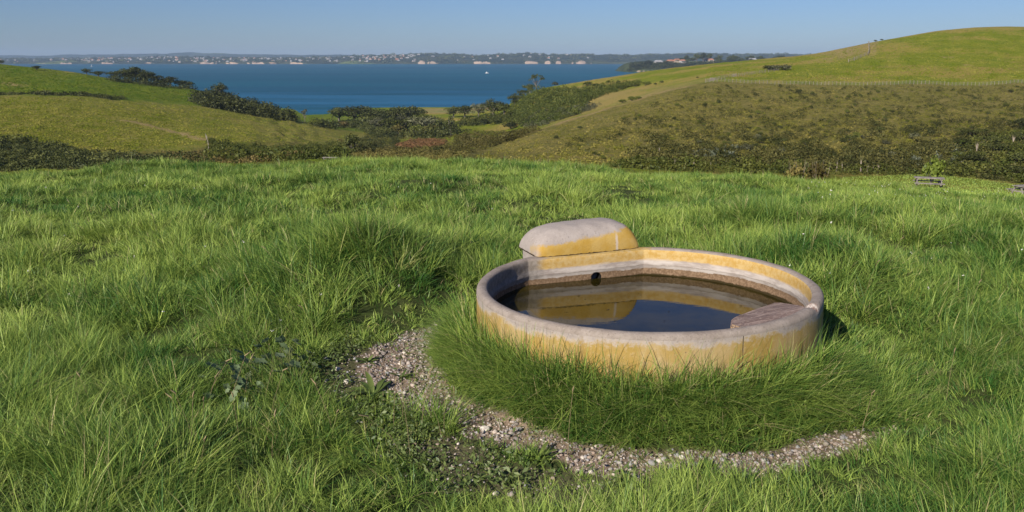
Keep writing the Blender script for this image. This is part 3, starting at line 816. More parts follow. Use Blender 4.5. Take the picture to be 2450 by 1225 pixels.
P, uv = scatter_poly([(1560, 388), (1760, 398), (1980, 410), (2230, 412), (2330, 340), (2460, 310), (2460, 440), (2330, 424), (2000, 418), (1700, 414), (1420, 400)], 700, 78)
scrub('scrub', P, 0.8, 3.4, 0.5, 40, 0.22, M_mid, 'greener mixed scrub in the right valley bottom', 'scrub', 12, hues=0.45 + 0.5 * nz(uv, 40, 20), huevar=0.2)
# right face: rank grass tufts
P, uv = scatter_poly([(1130, 378), (1230, 336), (1400, 282), (1560, 228), (1690, 202), (1850, 204), (2000, 210), (2150, 204), (2300, 210), (2460, 204), (2460, 400), (2100, 405), (1800, 404), (1500, 398), (1250, 390)], 26000, 60)
keep = rng.random(len(P)) < np.clip(0.62 + 0.7 * nz(uv, 34, 14, 5), 0.1, 1); P, uv = P[keep], uv[keep]
M_rank = leafy('rank_grass_leaf', (0.150, 0.168, 0.018), (0.370, 0.310, 0.095), trans=0.3, gloss=0, per_object=False)
scrub('rank_grass', P, 0.28, 0.85, 0.34, 4, 0.75, M_rank, 'rank brownish grass covering the right hillside', 'grass', 13, hues=0.50 + 0.42 * nz(uv, 75, 26, 2) + 0.14 * nz(uv, 20, 10, 8) - 0.25 * sstep(1900, 2300, uv[:, 0]), huevar=0.10)
P, uv = scatter_poly([(1690, 206), (1850, 206), (2000, 212), (2150, 206), (2300, 212), (2460, 206), (2460, 330), (2100, 330), (1700, 340), (1500, 330), (1330, 360), (1560, 250)], 4600, 60)
keep = rng.random(len(P)) < np.clip(0.40 + 0.85 * nz(uv, 52, 20) + 0.25 * sstep(1750, 2300, uv[:, 0]), 0.04, 1); P, uv = P[keep], uv[keep]
scrub('low_scrub', P, 0.5, 1.8, 0.55, 22, 0.26, M_scrub, 'low dark scrub dotted over the right hillside', 'scrub', 14, hues=0.24 + 0.28 * nz(uv, 30, 15, 4), huevar=0.14)
# grazed tufts that give the pastures their grain
M_lush = leafy('lush_tuft', (0.075, 0.150, 0.006), (0.210, 0.250, 0.020), trans=0.3, gloss=0, per_object=False)
M_past = leafy('pasture_tuft', (0.165, 0.220, 0.010), (0.400, 0.360, 0.085), trans=0.3, gloss=0, per_object=False)
P, uv = scatter_poly([(1690, 195), (1690, 160), (1890, 140), (2080, 104), (2210, 80), (2300, 72), (2370, 70), (2460, 72), (2460, 192), (2300, 200), (2150, 194), (2000, 200), (1850, 193)], 15000, 296)
scrub('pasture_tufts', P, 0.35, 1.1, 0.22, 4, 0.75, M_past, 'grazed tufts over the upper right pasture', 'grass', 18, hues=0.36 + 0.55 * nz(uv, 48, 13, 6) + 0.15 * nz(uv, 14, 6, 2), huevar=0.10)
P, uv = scatter_poly([(-40, 233), (150, 233), (300, 241), (500, 261), (600, 277), (720, 297), (860, 322), (860, 336), (600, 340), (500, 340), (260, 368), (0, 338), (-40, 336)], 12000, 150)
tl = np.interp(uv[:, 0], [p[0] for p in TRACK], [p[1] for p in TRACK]); k = ~((uv[:, 0] > 295) & (uv[:, 0] < 490) & (np.abs(uv[:, 1] - tl) < 2.2)) & ((uv[:, 0] < 610) | (rng.random(len(P)) < 0.3)); P, uv = P[k], uv[k]
scrub('pasture_tufts', P, 0.35, 1.0, 0.22, 4, 0.75, M_past, 'grazed tufts over the near left hill', 'grass', 19, hues=0.46 + 0.40 * nz(uv, 60, 16, 3) + 0.15 * nz(uv, 16, 7, 5), huevar=0.10)
P, uv = scatter_poly([(-40, 154), (100, 166), (260, 189), (470, 217), (520, 228), (480, 250), (300, 234), (150, 226), (-40, 225)], 6000, 310)
scrub('pasture_tufts', P, 0.4, 1.2, 0.22, 4, 0.75, M_lush, 'grazed tufts over the far left paddock', 'grass', 20, hues=0.42 + 0.40 * nz(uv, 50, 12, 9), huevar=0.14)
# countable darker bushes on the right face
HB = 'bushes dotted over the right hillside'
for px, py in scatter_poly([(1320, 330), (1600, 246), (1720, 214), (2450, 215), (2450, 310), (1900, 330), (1500, 385), (1380, 380)], 95, 60)[1]:
    s = rng.uniform(0.8, 1.5)
    T(px, py, 10 * s, 8 * s, 'bush', M_mid if rng.random() < 0.6 else M_dark, 'hillside_bush', 'small dark green bush dotted on the brown right hillside', 'bush', HB)
LB = 'rounded bushes in the lower right scrub'
for px, py in scatter_poly([(1580, 372), (1720, 330), (1900, 325), (2100, 318), (2320, 312), (2440, 330), (2300, 392), (2000, 402), (1750, 396)], 60, 78)[1]:
    s = rng.uniform(0.7, 1.5)
    T(px, py, 22 * s, 15 * s, 'bush', [M_dark, M_mid, M_olive, M_dark, M_grey][int(rng.integers(5))], 'scrub_bush', 'rounded bush standing out of the scrub on the lower right hillside', 'bush', LB)
SB = 'bushes behind the long spur'
for px, py, w, h in [(1455, 199, 12, 8), (1479, 199, 12, 9), (1485, 214, 22, 14), (1500, 210, 26, 16), (1520, 207, 26, 16), (1545, 205, 24, 14), (1460, 216, 22, 13), (1405, 205, 24, 12), (1425, 208, 20, 11), (1582, 199, 11, 8), (1568, 203, 9, 6), (1668, 187, 7, 5), (1490, 246, 22, 11), (1512, 241, 26, 13), (1528, 238, 18, 10)]:
    T(px, py, w, h, 'bush', M_mid if w > 15 else M_dark, 'spur_bush', 'green bush in the dip behind the long spur', 'bush', SB, dmin=240)
# darker large bushes low on the right
RB = 'umbrella shaped dark trees at the right edge'
for px, py, w, h in [(2330, 395, 60, 30), (2390, 372, 54, 30), (2440, 400, 60, 36), (2420, 424, 70, 30), (2445, 345, 50, 30), (2370, 350, 50, 26), (2300, 352, 46, 24), (2320, 330, 40, 22), (2445, 310, 46, 26)]:
    T(px, py, w, h, 'dome', M_dark, 'umbrella_tree', 'low umbrella shaped dark tree among scrub near the right edge', 'tree', RB, dmin=78)
# flax clumps and cabbage trees
def spiky_mesh(name, n, length, width, seed, up=0.6, centre=0.0, droop=0.25):
    r = np.random.default_rng(seed)
    a = r.uniform(0, 2 * np.pi, n); e = np.clip(r.normal(up, 0.45, n), -0.35, 1.45)
    d = np.stack([np.cos(a) * np.cos(e), np.sin(a) * np.cos(e), np.sin(e)], -1)
    s = np.stack([-np.sin(a), np.cos(a), 0 * a], -1) * width
    ln = length * r.uniform(0.7, 1.15, (n, 1)); c = np.array([0, 0, centre])
    p1 = c + d * ln * 0.55; p2 = c + d * ln + np.array([0, 0, -1]) * droop * ln
    Vv = np.stack([c - s * .4, c + s * .4, p1 + s, p1 - s, p2], 1).reshape(-1, 3)
    b = np.arange(n)[:, None] * 5
    me = mesh_np(name, Vv, [b + np.array([[0, 1, 2, 3]]), b + np.array([[3, 2, 4]])])
    set_attr(me, 'leaf', np.repeat(r.random(n), 5))
    return me
M_flax = leafy('flax_leaf', (0.10, 0.12, 0.075), (0.20, 0.22, 0.15), trans=0.15, gloss=0.08, rough=0.4)
M_cab = leafy('cabbage_leaf', (0.10, 0.11, 0.03), (0.22, 0.20, 0.07), trans=0.25, gloss=0.05)
flax_me = [spiky_mesh('flax', 46, 1.0, 0.05, s, 0.85) for s in (1, 2)]
FX = 'pale flax clumps on the lower right hillside'
for k, (px, py) in enumerate(scatter_poly([(1660, 372), (1760, 352), (1800, 362), (1740, 384), (1670, 384)], 16, 78)[1].tolist() + scatter_poly([(2140, 396), (2230, 376), (2290, 350), (2330, 372), (2300, 400), (2230, 404)], 34, 78)[1].tolist()):
    p = spot(px, py, 78)
    o = link('flax', flax_me[k % 2], M_flax, loc=p)
    s = rng.uniform(0.8, 1.5); o.scale = (s, s, s); o.rotation_euler = (0, 0, rng.uniform(0, 6))
    tag(o, 'pale spiky flax clump in the scrub of the lower right hillside', 'flax', FX)
cab_heads = [spiky_mesh('leaf_head', 60, 1.0, 0.055, s, 0.3, 0.0, 0.35) for s in (5, 6)]
cab_trunk = [trunk_mesh('trunk', 8, 0.93, 0.05, 0)]
def cabbage(px, py, hpx, label, heads=1, dmin=60, group=None):
    p = spot(px, py, dmin); h = hpx * p.y / F
    t = empty('cabbage_tree', p - Vector((0, 0, 0.1)), rng.uniform(0, 6)); tag(t, label, 'cabbage tree', group)
    pts = [[0, 0, 0], [0.03 * h, 0, 0.4 * h], [0.02 * h, 0.02 * h, 0.8 * h]]
    paths = [(pts, [0.05 * h, 0.035 * h, 0.028 * h])]; tips = [pts[-1]]
    if heads > 1:
        tips = []
        for k in range(heads):
            a = k * 6.28 / heads + 0.5; e = [pts[-1][0] + 0.11 * h * math.cos(a), pts[-1][1] + 0.11 * h * math.sin(a), h * (0.86 + 0.05 * (k % 2))]
            paths.append(([pts[1], [0.5 * (pts[1][i] + e[i]) for i in range(3)], e], [0.03 * h, 0.025 * h, 0.02 * h])); tips.append(e)
    Vv, q = tube_np(paths)
    link('trunk', mesh_np('trunk', Vv, [q], True), M_pale_bark, t)
    for k, e in enumerate(tips):
        o = link('leaf_head', cab_heads[k % 2], M_cab, t, e)
        s = 0.19 * h if heads == 1 else 0.15 * h
        o.scale = (s, s, s)
cabbage(2001, 411, 34, 'left of two slim cabbage trees close together above the terrace')
cabbage(2014, 411, 30, 'right of two slim cabbage trees close together above the terrace')
cabbage(2059, 412, 44, 'tall slim cabbage tree alone above the left end of the terrace')
cabbage(2336, 372, 36, 'forked cabbage tree with a pale trunk below the umbrella trees', 3)
cabbage(2422, 352, 32, 'cabbage tree among dark trees close to the right edge', 2)
cabbage(1577, 374, 26, 'pale cabbage tree on the bare brown slope left of the scrub', 2)
cabbage(1614, 402, 30, 'thin cabbage tree rising from the valley bottom left of the scrub')
CB = 'cabbage trees along the back of the terrace'
for x, h in ((2075, 22), (2088, 20), (2100, 24), (2120, 18), (1660, 22), (1700, 20), (1640, 20)):
    cabbage(x, 413 if x > 2000 else 404, h, 'short bushy cabbage tree in the row along the valley bottom', 2, group=CB)

# ------------------------------------------------------------------ fences, tables
M_wood = mottled('weathered_wood', (0.17, 0.155, 0.135), (0.30, 0.275, 0.24), 3, 0.85, 0.4)
M_post = mottled('fence_wood', (0.19, 0.165, 0.125), (0.30, 0.265, 0.205), 3, 0.85, 0.3)
M_wire = mottled('fence_wire', (0.30, 0.29, 0.27), (0.40, 0.38, 0.35), 8, 0.6, 0)
def bx(bm, lo, hi, mat=None, bev=0.0):
    v = bmesh.ops.create_cube(bm, size=1.0)['verts']
    c = [(lo[i] + hi[i]) / 2 for i in range(3)]; s = [hi[i] - lo[i] for i in range(3)]
    M = Matrix.Translation(c) @ Matrix.Diagonal((*s, 1))
    bmesh.ops.transform(bm, matrix=(mat @ M) if mat is not None else M, verts=v)
    return v
def bm_obj(name, bm, mat, parent=None, loc=None, smooth=False, bevel=0.0):
    if bevel > 0:
        bmesh.ops.bevel(bm, geom=list(bm.edges), offset=bevel, segments=2, affect='EDGES', profile=0.5)
    bmesh.ops.recalc_face_normals(bm, faces=bm.faces)
    me = bpy.data.meshes.new(name); bm.to_mesh(me); bm.free()
    if smooth: me.polygons.foreach_set('use_smooth', np.ones(len(me.polygons), bool))
    return link(name, me, mat, parent, loc)
def post_mesh(h, w):
    bm = bmesh.new(); bx(bm, (-w / 2, -w / 2, -0.3), (w / 2, w / 2, h))
    for v in bm.verts:
        if v.co.z > h * 0.5: v.co.x *= 0.85; v.co.z += 0.05 * (v.co.x > 0)
    me = bpy.data.meshes.new('post'); bm.to_mesh(me); bm.free(); me.materials.append(M_post)
    return me
def fence(P, spacing, label, h=1.15, w=0.16, maxposts=98, rails=4, wire=0.018):
    """post and wire fence over the ground points P"""
    P = [Vector((p[0], p[1])) for p in P]
    seg = [(P[i + 1] - P[i]).length for i in range(len(P) - 1)]; tot = sum(seg)
    n = min(maxposts, max(3, int(tot / spacing) + 1))
    pos = []
    for k in range(n):
        s = tot * k / (n - 1); i = 0
        while i < len(seg) - 1 and s > seg[i]: s -= seg[i]; i += 1
        q = P[i].lerp(P[i + 1], min(1, s / seg[i])); pos.append(q)
    zs = ground_z([q.x for q in pos], [q.y for q in pos])
    c = Vector((pos[0].x, pos[0].y, zs[0]))
    t = empty('wire_fence', c); tag(t, label, 'fence')
    pm = post_mesh(h, w)
    for k, q in enumerate(pos):
        o = link('post', pm, None, t, Vector((q.x, q.y, zs[k])) - c)
        o.rotation_euler = (rng.normal() * 0.03, rng.normal() * 0.03, rng.uniform(0, 3)); s = rng.uniform(0.8, 1.1); o.scale = (rng.uniform(.7, 1.2),) * 2 + (s,)
    paths = []
    for r_ in range(rails):
        z = h * (0.25 + 0.7 * r_ / (rails - 1))
        paths.append(([Vector((q.x, q.y, zs[k] + z)) - c for k, q in enumerate(pos)], [wire] * n))
    Vv, qd = tube_np(paths, 3)
    link('wire', mesh_np('wire', Vv, [qd]), M_wire, t)
    return t
def line_hits(pts, n=30, dmin=60):
    pts = np.array(pts, float); s = np.concatenate([[0], np.cumsum(np.hypot(*np.diff(pts, axis=0).T))])
    u = np.linspace(0, s[-1], n)
    P, ok = hit(np.interp(u, s, pts[:, 0]), np.interp(u, s, pts[:, 1]), dmin)
    return P[ok]
def depth_line(pts, n=40):
    """points given as (photo column, depth)"""
    pts = np.array(pts, float); u = np.linspace(0, 1, n); s = np.linspace(0, 1, len(pts))
    return [at_depth(a, b)[0] for a, b in zip(np.interp(u, s, pts[:, 0]), np.interp(u, s, pts[:, 1]))]
fence(depth_line([(1688, 298), (1850, 298), (2000, 298), (2150, 298), (2300, 298), (2500, 298)]), 1.3, 'long pale post and wire fence across the right hillside above the brown slope', h=1.2, w=0.13)
fence(line_hits([(1688, 197), (1740, 186), (1800, 178), (1850, 171), (1892, 165)], 20, 296), 2.0, 'short fence in front of the three shrubs on the pasture', h=1.2, w=0.16)
fence(line_hits([(2078, 100), (2079, 118), (2079, 130), (2062, 137), (2040, 147), (2030, 149)], 20, 300), 5.0, 'fence corner running down from the hill skyline beside the dry grass', h=1.5, w=0.3, wire=0.04)
fence(line_hits([(492, 329), (496, 338), (499, 352), (500, 367)], 14, 60), 1.6, 'little fence ending the left hillside beside the scrub', h=1.2, w=0.08)

def picnic_table(p, rz, label, L_=1.9, sc=1.0):
    t = empty('picnic_table', p - Vector((0, 0, 0.03)), rz, (sc, sc, sc)); tag(t, label, 'picnic table')
    bm = bmesh.new()
    for k in range(5): bx(bm, (-L_ / 2, -0.38 + 0.155 * k, 0.72), (L_ / 2, -0.38 + 0.155 * k + 0.14, 0.765))
    bm_obj('tabletop', bm, M_wood, t, bevel=0.006)
    for s in (-1, 1):
        bm = bmesh.new()
        for k in range(2): bx(bm, (-L_ / 2, s * 0.70 - 0.14 + 0.145 * k, 0.42), (L_ / 2, s * 0.70 - 0.01 + 0.145 * k, 0.465))
        bm_obj('seat', bm, M_wood, t, bevel=0.006)
    for s in (-1, 1):
        bm = bmesh.new()
        x = s * (L_ / 2 - 0.25)
        bx(bm, (x - 0.045, -0.80, 0.34), (x + 0.045, 0.80, 0.42)); bx(bm, (x - 0.04, -0.36, 0.64), (x + 0.04, 0.36, 0.72))
        for k in (-1, 1):
            M = Matrix.Translation((x + 0.07 * s, k * 0.37, 0.36)) @ Matrix.Rotation(k * 0.42, 4, 'X')
            bx(bm, (-0.03, -0.05, -0.42), (0.03, 0.05, 0.40), M)
        bm_obj('leg_frame', bm, M_wood, t)
    return t
p, _ = at_depth(2221, 47)
picnic_table(p - Vector((0, 0, 0.10)), math.radians(-21), 'grey wooden picnic table on the lower terrace in front of a green shrub', 1.85, 0.82)
p, _ = at_depth(2448, 36)
picnic_table(p, math.radians(20), 'grey wooden picnic table cut by the right edge of the view', 1.5, 0.6)
p, _ = at_depth(790, 110)
picnic_table(p, math.radians(-4), 'pale picnic table just showing over the crest of the paddock', 1.9, 1.0)

# ------------------------------------------------------------------ houses, far trees, boats
M_white = mottled('white_wall', (0.34, 0.335, 0.32), (0.46, 0.45, 0.43), 0.3, 0.8, 0)
M_cream = mottled('cream_wall', (0.36, 0.30, 0.23), (0.46, 0.39, 0.30), 0.3, 0.8, 0)
M_grey_roof = mottled('grey_roof', (0.24, 0.24, 0.25), (0.38, 0.38, 0.39), 0.2, 0.7, 0)
M_red_roof = mottled('terracotta_roof', (0.32, 0.13, 0.08), (0.46, 0.22, 0.14), 0.3, 0.8, 0)
M_glass = mottled('window_glass', (0.03, 0.04, 0.05), (0.06, 0.07, 0.08), 1, 0.2, 0)
def house_parts(w, d, h):
    bm = bmesh.new(); bx(bm, (-w / 2, -d / 2, -3), (w / 2, d / 2, h))
    a = bpy.data.meshes.new('wall'); bm.to_mesh(a); bm.free()
    bm = bmesh.new(); e = 0.5
    vs = [bm.verts.new(v) for v in ((-w / 2 - e, -d / 2 - e, h), (w / 2 + e, -d / 2 - e, h), (w / 2 + e, d / 2 + e, h), (-w / 2 - e, d / 2 + e, h), (-w / 2 + d * 0.3, 0, h + d * 0.32), (w / 2 - d * 0.3, 0, h + d * 0.32))]
    for f in ((0, 1, 5, 4), (1, 2, 5), (2, 3, 4, 5), (3, 0, 4), (3, 2, 1, 0)): bm.faces.new([vs[i] for i in f])
    b = bpy.data.meshes.new('roof'); bm.to_mesh(b); bm.free()
    bm = bmesh.new()
    bx(bm, (-w * 0.36, -d / 2 - 0.06, h * 0.42), (w * 0.30, -d / 2 + 0.05, h * 0.80))
    c = bpy.data.meshes.new('window'); bm.to_mesh(c); bm.free()
    return a, b, c
HM = [house_parts(15, 10, 5.5), house_parts(20, 11, 3.6), house_parts(12, 9, 6.5)]
def house(loc, k, wall, roof, label, group=None, rz=0.0, sc=1.0):
    t = empty('house', loc, rz, (sc, sc, sc)); tag(t, label, 'house', group)
    for nm, me, m in (('wall', HM[k][0], wall), ('roof', HM[k][1], roof), ('window', HM[k][2], M_glass)):
        o = link(nm, me, None, t)
        if len(me.materials) == 0: me.materials.append(m)
        o.material_slots[0].link = 'OBJECT'; o.material_slots[0].material = m
    return t
def strip_spot(P, px, frac, D, big):
    """a place on a far strip: photo column and fraction of its depth"""
    depth = P[:, -1, 1].mean() - D
    y = D + depth * frac; x = (px - CX) / F * y * 1.02
    z = surf_z(P, np.array([x]), np.array([y]))[0]
    return (x, y, z)
# headland: a few big houses among trees
for i, (px, fr, k, wl, rf, rz, l) in enumerate([
    (1560, .30, 1, M_white, M_grey_roof, 0.1, 'long low white house on the headland nearest its tip'),
    (1588, .36, 1, M_cream, M_red_roof, 0.2, 'cream house with a red roof left of the middle of the headland'),
    (1602, .42, 0, M_cream, M_red_roof, -0.1, 'tall cream house with a red roof in the middle of the headland'),
    (1616, .30, 0, M_white, M_red_roof, 0.3, 'white house with a red roof just right of the tall cream house'),
    (1672, .38, 0, M_white, M_red_roof, 0.1, 'white house with a red roof behind the tall trees of the headland'),
    (1680, .30, 2, M_cream, M_red_roof, 0.2, 'small cream house in front of the tall trees of the headland'),
    (1775, .36, 1, M_white, M_grey_roof, 0.0, 'low white house right of the trees of the headland'),
    (1812, .40, 1, M_white, M_grey_roof, 0.2, 'last white house of the headland before the green hill')]):
    house(strip_spot(HP, px, fr, HD, False), k, wl, rf, l, None, rz, 1.15)
HT = 'trees on the headland'
for i in range(46):
    px = rng.uniform(1496, 1850); fr = rng.uniform(0.03, 0.6)
    if px < 1640 and rng.random() < 0.3: px = rng.uniform(1640, 1850)
    big = 1.0 if px < 1600 else 1.25
    p = strip_spot(HP, px, fr, HD, False)
    plant(p, rng.uniform(16, 26), rng.uniform(9, 16) * big, 'dome' if i % 3 else 'round', M_dark, 'headland_tree', 'dark tree among the houses on the wooded headland', 'tree', HT)
for px, h, l in ((1625, 26, 'tall dark tree just right of the cream houses on the headland'), (1648, 30, 'tallest leftmost dark pine of the headland group'), (1662, 32, 'tall dark pine in the middle of the headland group'), (1676, 30, 'tall dark pine at the right of the headland group'), (1700, 22, 'spreading dark tree right of the headland pines')):
    plant(strip_spot(HP, px, 0.32, HD, False), h * 0.75, h, 'round' if h > 26 else 'dome', M_dark, 'headland_tree', l, 'tree')
# bush on the front of the headland, as a mass
n = 420
px = rng.uniform(1492, 1700, n); fr = rng.uniform(0.01, 0.30, n)
Q = np.array([strip_spot(HP, a, b, HD, False) for a, b in zip(px, fr)])
scrub('coastal_bush', Q, 10, 17, 0.5, 34, 0.24, M_dark, 'dense bush clothing the front of the headland', 'bush', 21, 0.5)
# far shore: town houses and woods
TH = 'houses of the town on the far shore'
wts = np.interp(np.arange(0, 1500), [0, 60, 130, 250, 400, 520, 700, 760, 840, 900, 1000, 1010, 1200, 1380, 1500], [.25, .4, .4, .6, 1, 1.2, 1, .6, .7, 1.6, 1.2, .35, .12, .12, .05])
pxh = rng.choice(np.arange(0, 1500), 270, p=wts / wts.sum()) + rng.uniform(0, 1, 270)
for i in range(270):
    p = strip_spot(SP, pxh[i], rng.uniform(0.03, 0.42), FD, True)
    m = M_white if rng.random() < 0.75 else M_cream
    house(p, i % 3, m, M_grey_roof if rng.random() < 0.7 else M_red_roof, 'tiny pale house in the town along the far shore', TH, rng.uniform(-0.6, 0.6), rng.uniform(0.6, 1.25))
n = 3200
px = rng.uniform(-300, 2000, n); fr = np.clip(rng.beta(1.2, 1.6, n), 0.02, 0.6)
yy = FD + 2600 * fr; xx = (px - CX) / F * yy * 1.02
Q = np.stack([xx, yy, surf_z(SP, xx, yy)], 1)
scrub('far_woods', Q, 18, 46, 0.30, 12, 0.38, M_dark, 'woods and gardens covering the far shore', 'woods', 22, 0.5, 0.35)
# boats
M_hull = mottled('white_hull', (0.78, 0.78, 0.77), (0.84, 0.84, 0.83), 0.5, 0.4, 0)
M_sail = mottled('sail_cloth', (0.75, 0.74, 0.70), (0.82, 0.81, 0.78), 0.5, 0.8, 0)
def boat(px, py, label, L_=9.0, sail=False, rz=0.2):
    u, Y, zz = ray_np(px, py); D = (SEA - CAMZ) / zz * Y
    t = empty('sailboat' if sail else 'motor_launch', (float(u / Y * D), float(D), SEA), rz); tag(t, label, 'boat')
    bm = bmesh.new()
    secs = [(-.5, .16, .0), (-.2, .18, .0), (.15, .15, .01), (.4, .07, .04), (.5, .005, .06)]
    prev = None
    for sx, hw, sh in secs:
        r_ = [bm.verts.new((sx * L_, -hw * L_, (.11 + sh) * L_)), bm.verts.new((sx * L_ * .96, -hw * L_ * .55, -0.04 * L_)), bm.verts.new((sx * L_ * .96, hw * L_ * .55, -0.04 * L_)), bm.verts.new((sx * L_, hw * L_, (.11 + sh) * L_))]
        if prev:
            for k in range(4): bm.faces.new((prev[k], prev[(k + 1) % 4], r_[(k + 1) % 4], r_[k]))
        else: bm.faces.new(r_)
        prev = r_
    bm_obj('hull', bm, M_hull, t)
    if sail:
        bm = bmesh.new(); bx(bm, (-.03, -.03, .1 * L_), (.03, .03, 1.35 * L_)); bm_obj('mast', bm, M_hull, t)
        bm = bmesh.new()
        a = [bm.verts.new(v) for v in ((-.04 * L_, 0.03, .2 * L_), (-.45 * L_, 0.10, .2 * L_), (-.03 * L_, 0.03, 1.3 * L_))]; bm.faces.new(a)
        bmesh.ops.solidify(bm, geom=list(bm.faces), thickness=0.04); bm_obj('sail', bm, M_sail, t)
    else:
        bm = bmesh.new(); bx(bm, (-.28 * L_, -.12 * L_, .10 * L_), (.16 * L_, .12 * L_, .27 * L_))
        for v in bm.verts:
            if v.co.z > .2 * L_ and v.co.x > 0: v.co.x -= .09 * L_
        bm_obj('cabin', bm, M_hull, t, bevel=0.1)
        bm = bmesh.new(); bx(bm, (-.24 * L_, -.10 * L_, .33 * L_), (.04 * L_, .10 * L_, .37 * L_)); bm_obj('canopy', bm, M_hull, t)
        bm = bmesh.new(); bx(bm, (-.1 * L_, -.01 * L_, .26 * L_), (-.08 * L_, .01 * L_, .62 * L_)); bm_obj('mast', bm, M_hull, t)
boat(1165, 175.5, 'small white launch alone on the open bay', 9.0, False, 0.15)
boat(220, 160.5, 'tiny white sailing boat above the trees on the left', 10.0, True, 0.6)

# ------------------------------------------------------------------ the trough
RO, RI, ZR, ZW = 1.0, 0.93, 0.46, 0.272
A0, CH = math.radians(109.5), math.radians(27.5)
APO = RI * math.cos(CH)
def conc_nodes(N, co):
    f1 = N.noise(co, 9, 6, 0.65); f2 = N.noise(co, 70, 4, 0.7)
    c = N.mix(N.mapr(f1, 0.3, 0.7), (0.265, 0.228, 0.205), (0.37, 0.325, 0.295))
    c = N.mix(N.mapr(f2, 0.56, 0.70), c, (0.17, 0.148, 0.132))
    c = N.mix(N.mapr(f2, 0.40, 0.30), c, (0.42, 0.375, 0.34))
    return c, f1, f2
def pits(N, co):
    v = N.node('ShaderNodeTexVoronoi'); v.inputs['Scale'].default_value = 26; N.link(co, v.inputs['Vector'])
    return N.mapr(v.outputs['Distance'], 0.05, 0.12, 1.0, 0.0)
OCHRE_A, OCHRE_B = (0.330, 0.220, 0.050), (0.385, 0.282, 0.128)
def mat_outer():
    m, n, o = mat_new('concrete_outer'); N = NT(n); co = N.coord('Object')
    c, f1, f2 = conc_nodes(N, co)
    sx = N.node('ShaderNodeSeparateXYZ'); N.link(co, sx.inputs[0])
    z = sx.outputs[2]
    f3 = N.noise(co, 3.2, 8, 0.72); f4 = N.noise(co, 40, 7, 0.78)
    zz = N.math('ADD', z, N.math('ADD', N.math('MULTIPLY', N.math('SUBTRACT', f3, 0.5), 0.19), N.math('MULTIPLY', N.math('SUBTRACT', f4, 0.5), 0.10)))
    pale = N.mix(N.mapr(f4, 0.3, 0.7), (0.36, 0.31, 0.27), (0.47, 0.41, 0.36))
    c = N.mix(N.math('MULTIPLY', N.mapr(zz, 0.40, 0.43, 1, 0), 0.8), c, pale)
    och = N.mix(N.mapr(N.noise(co, 3.5, 5, 0.6), 0.35, 0.65), OCHRE_A, OCHRE_B)
    och = N.mix(N.math('MULTIPLY', N.mapr(f4, 0.52, 0.70), 0.6), och, (0.48, 0.365, 0.21))
    body = N.mapr(zz, 0.418, 0.378, 0.0, 0.95)
    worn = N.mapr(N.math('ADD', N.math('MULTIPLY', f3, 0.7), N.math('MULTIPLY', z, -0.55)), 0.24, 0.36, 0.0, 0.55)
    body = N.math('MULTIPLY', body, N.math('SUBTRACT', 1.0, worn))
    c = N.mix(body, c, och)
    mps = N.node('ShaderNodeMapping'); mps.inputs['Scale'].default_value = (16, 16, 1.2); N.link(co, mps.inputs[0])
    runs = N.noise(mps.outputs[0], 1.0, 5, 0.6)                     # rain runs down the face
    c = N.mix(N.math('MULTIPLY', N.mapr(runs, 0.54, 0.70), 0.30), c, (0.22, 0.16, 0.085))
    c = N.mix(N.math('MULTIPLY', N.mapr(runs, 0.44, 0.30), 0.30), c, (0.47, 0.37, 0.22))
    c = N.mix(N.math('MULTIPLY', N.mapr(f2, 0.60, 0.72), 0.5), c, (0.20, 0.14, 0.07))
    pt = pits(N, co)
    pm = N.math('MULTIPLY', pt, N.mapr(N.noise(co, 12, 2), 0.5, 0.6))
    c = N.mix(N.math('MULTIPLY', pm, 0.7), c, (0.10, 0.085, 0.065))
    # cast seam
    px_, py_ = 1.096 - TC[0], 4.092 - TC[1]
    l_ = math.hypot(px_, py_)
    dd = N.math('ABSOLUTE', N.math('ADD', N.math('MULTIPLY', sx.outputs[0], -py_ / l_), N.math('ADD', N.math('MULTIPLY', sx.outputs[1], px_ / l_), N.math('MULTIPLY', N.math('SUBTRACT', f4, 0.5), 0.008))))
    seam = N.math('MULTIPLY', N.mapr(dd, 0.0015, 0.0045, 1, 0), N.math('LESS_THAN', sx.outputs[1], 0.0))
    c = N.mix(N.math('MULTIPLY', seam, N.mapr(f4, 0.35, 0.55)), c, (0.10, 0.08, 0.055))
    h = N.math('SUBTRACT', N.math('ADD', N.math('MULTIPLY', f2, 0.5), f4), N.math('ADD', N.math('MULTIPLY', pm, 0.8), N.math('MULTIPLY', seam, 0.6)))
    p = N.principled(c, 0.9, N.bump(h, 0.35, 0.006), 0.15); N.link(p.outputs[0], o.inputs[0])
    return m
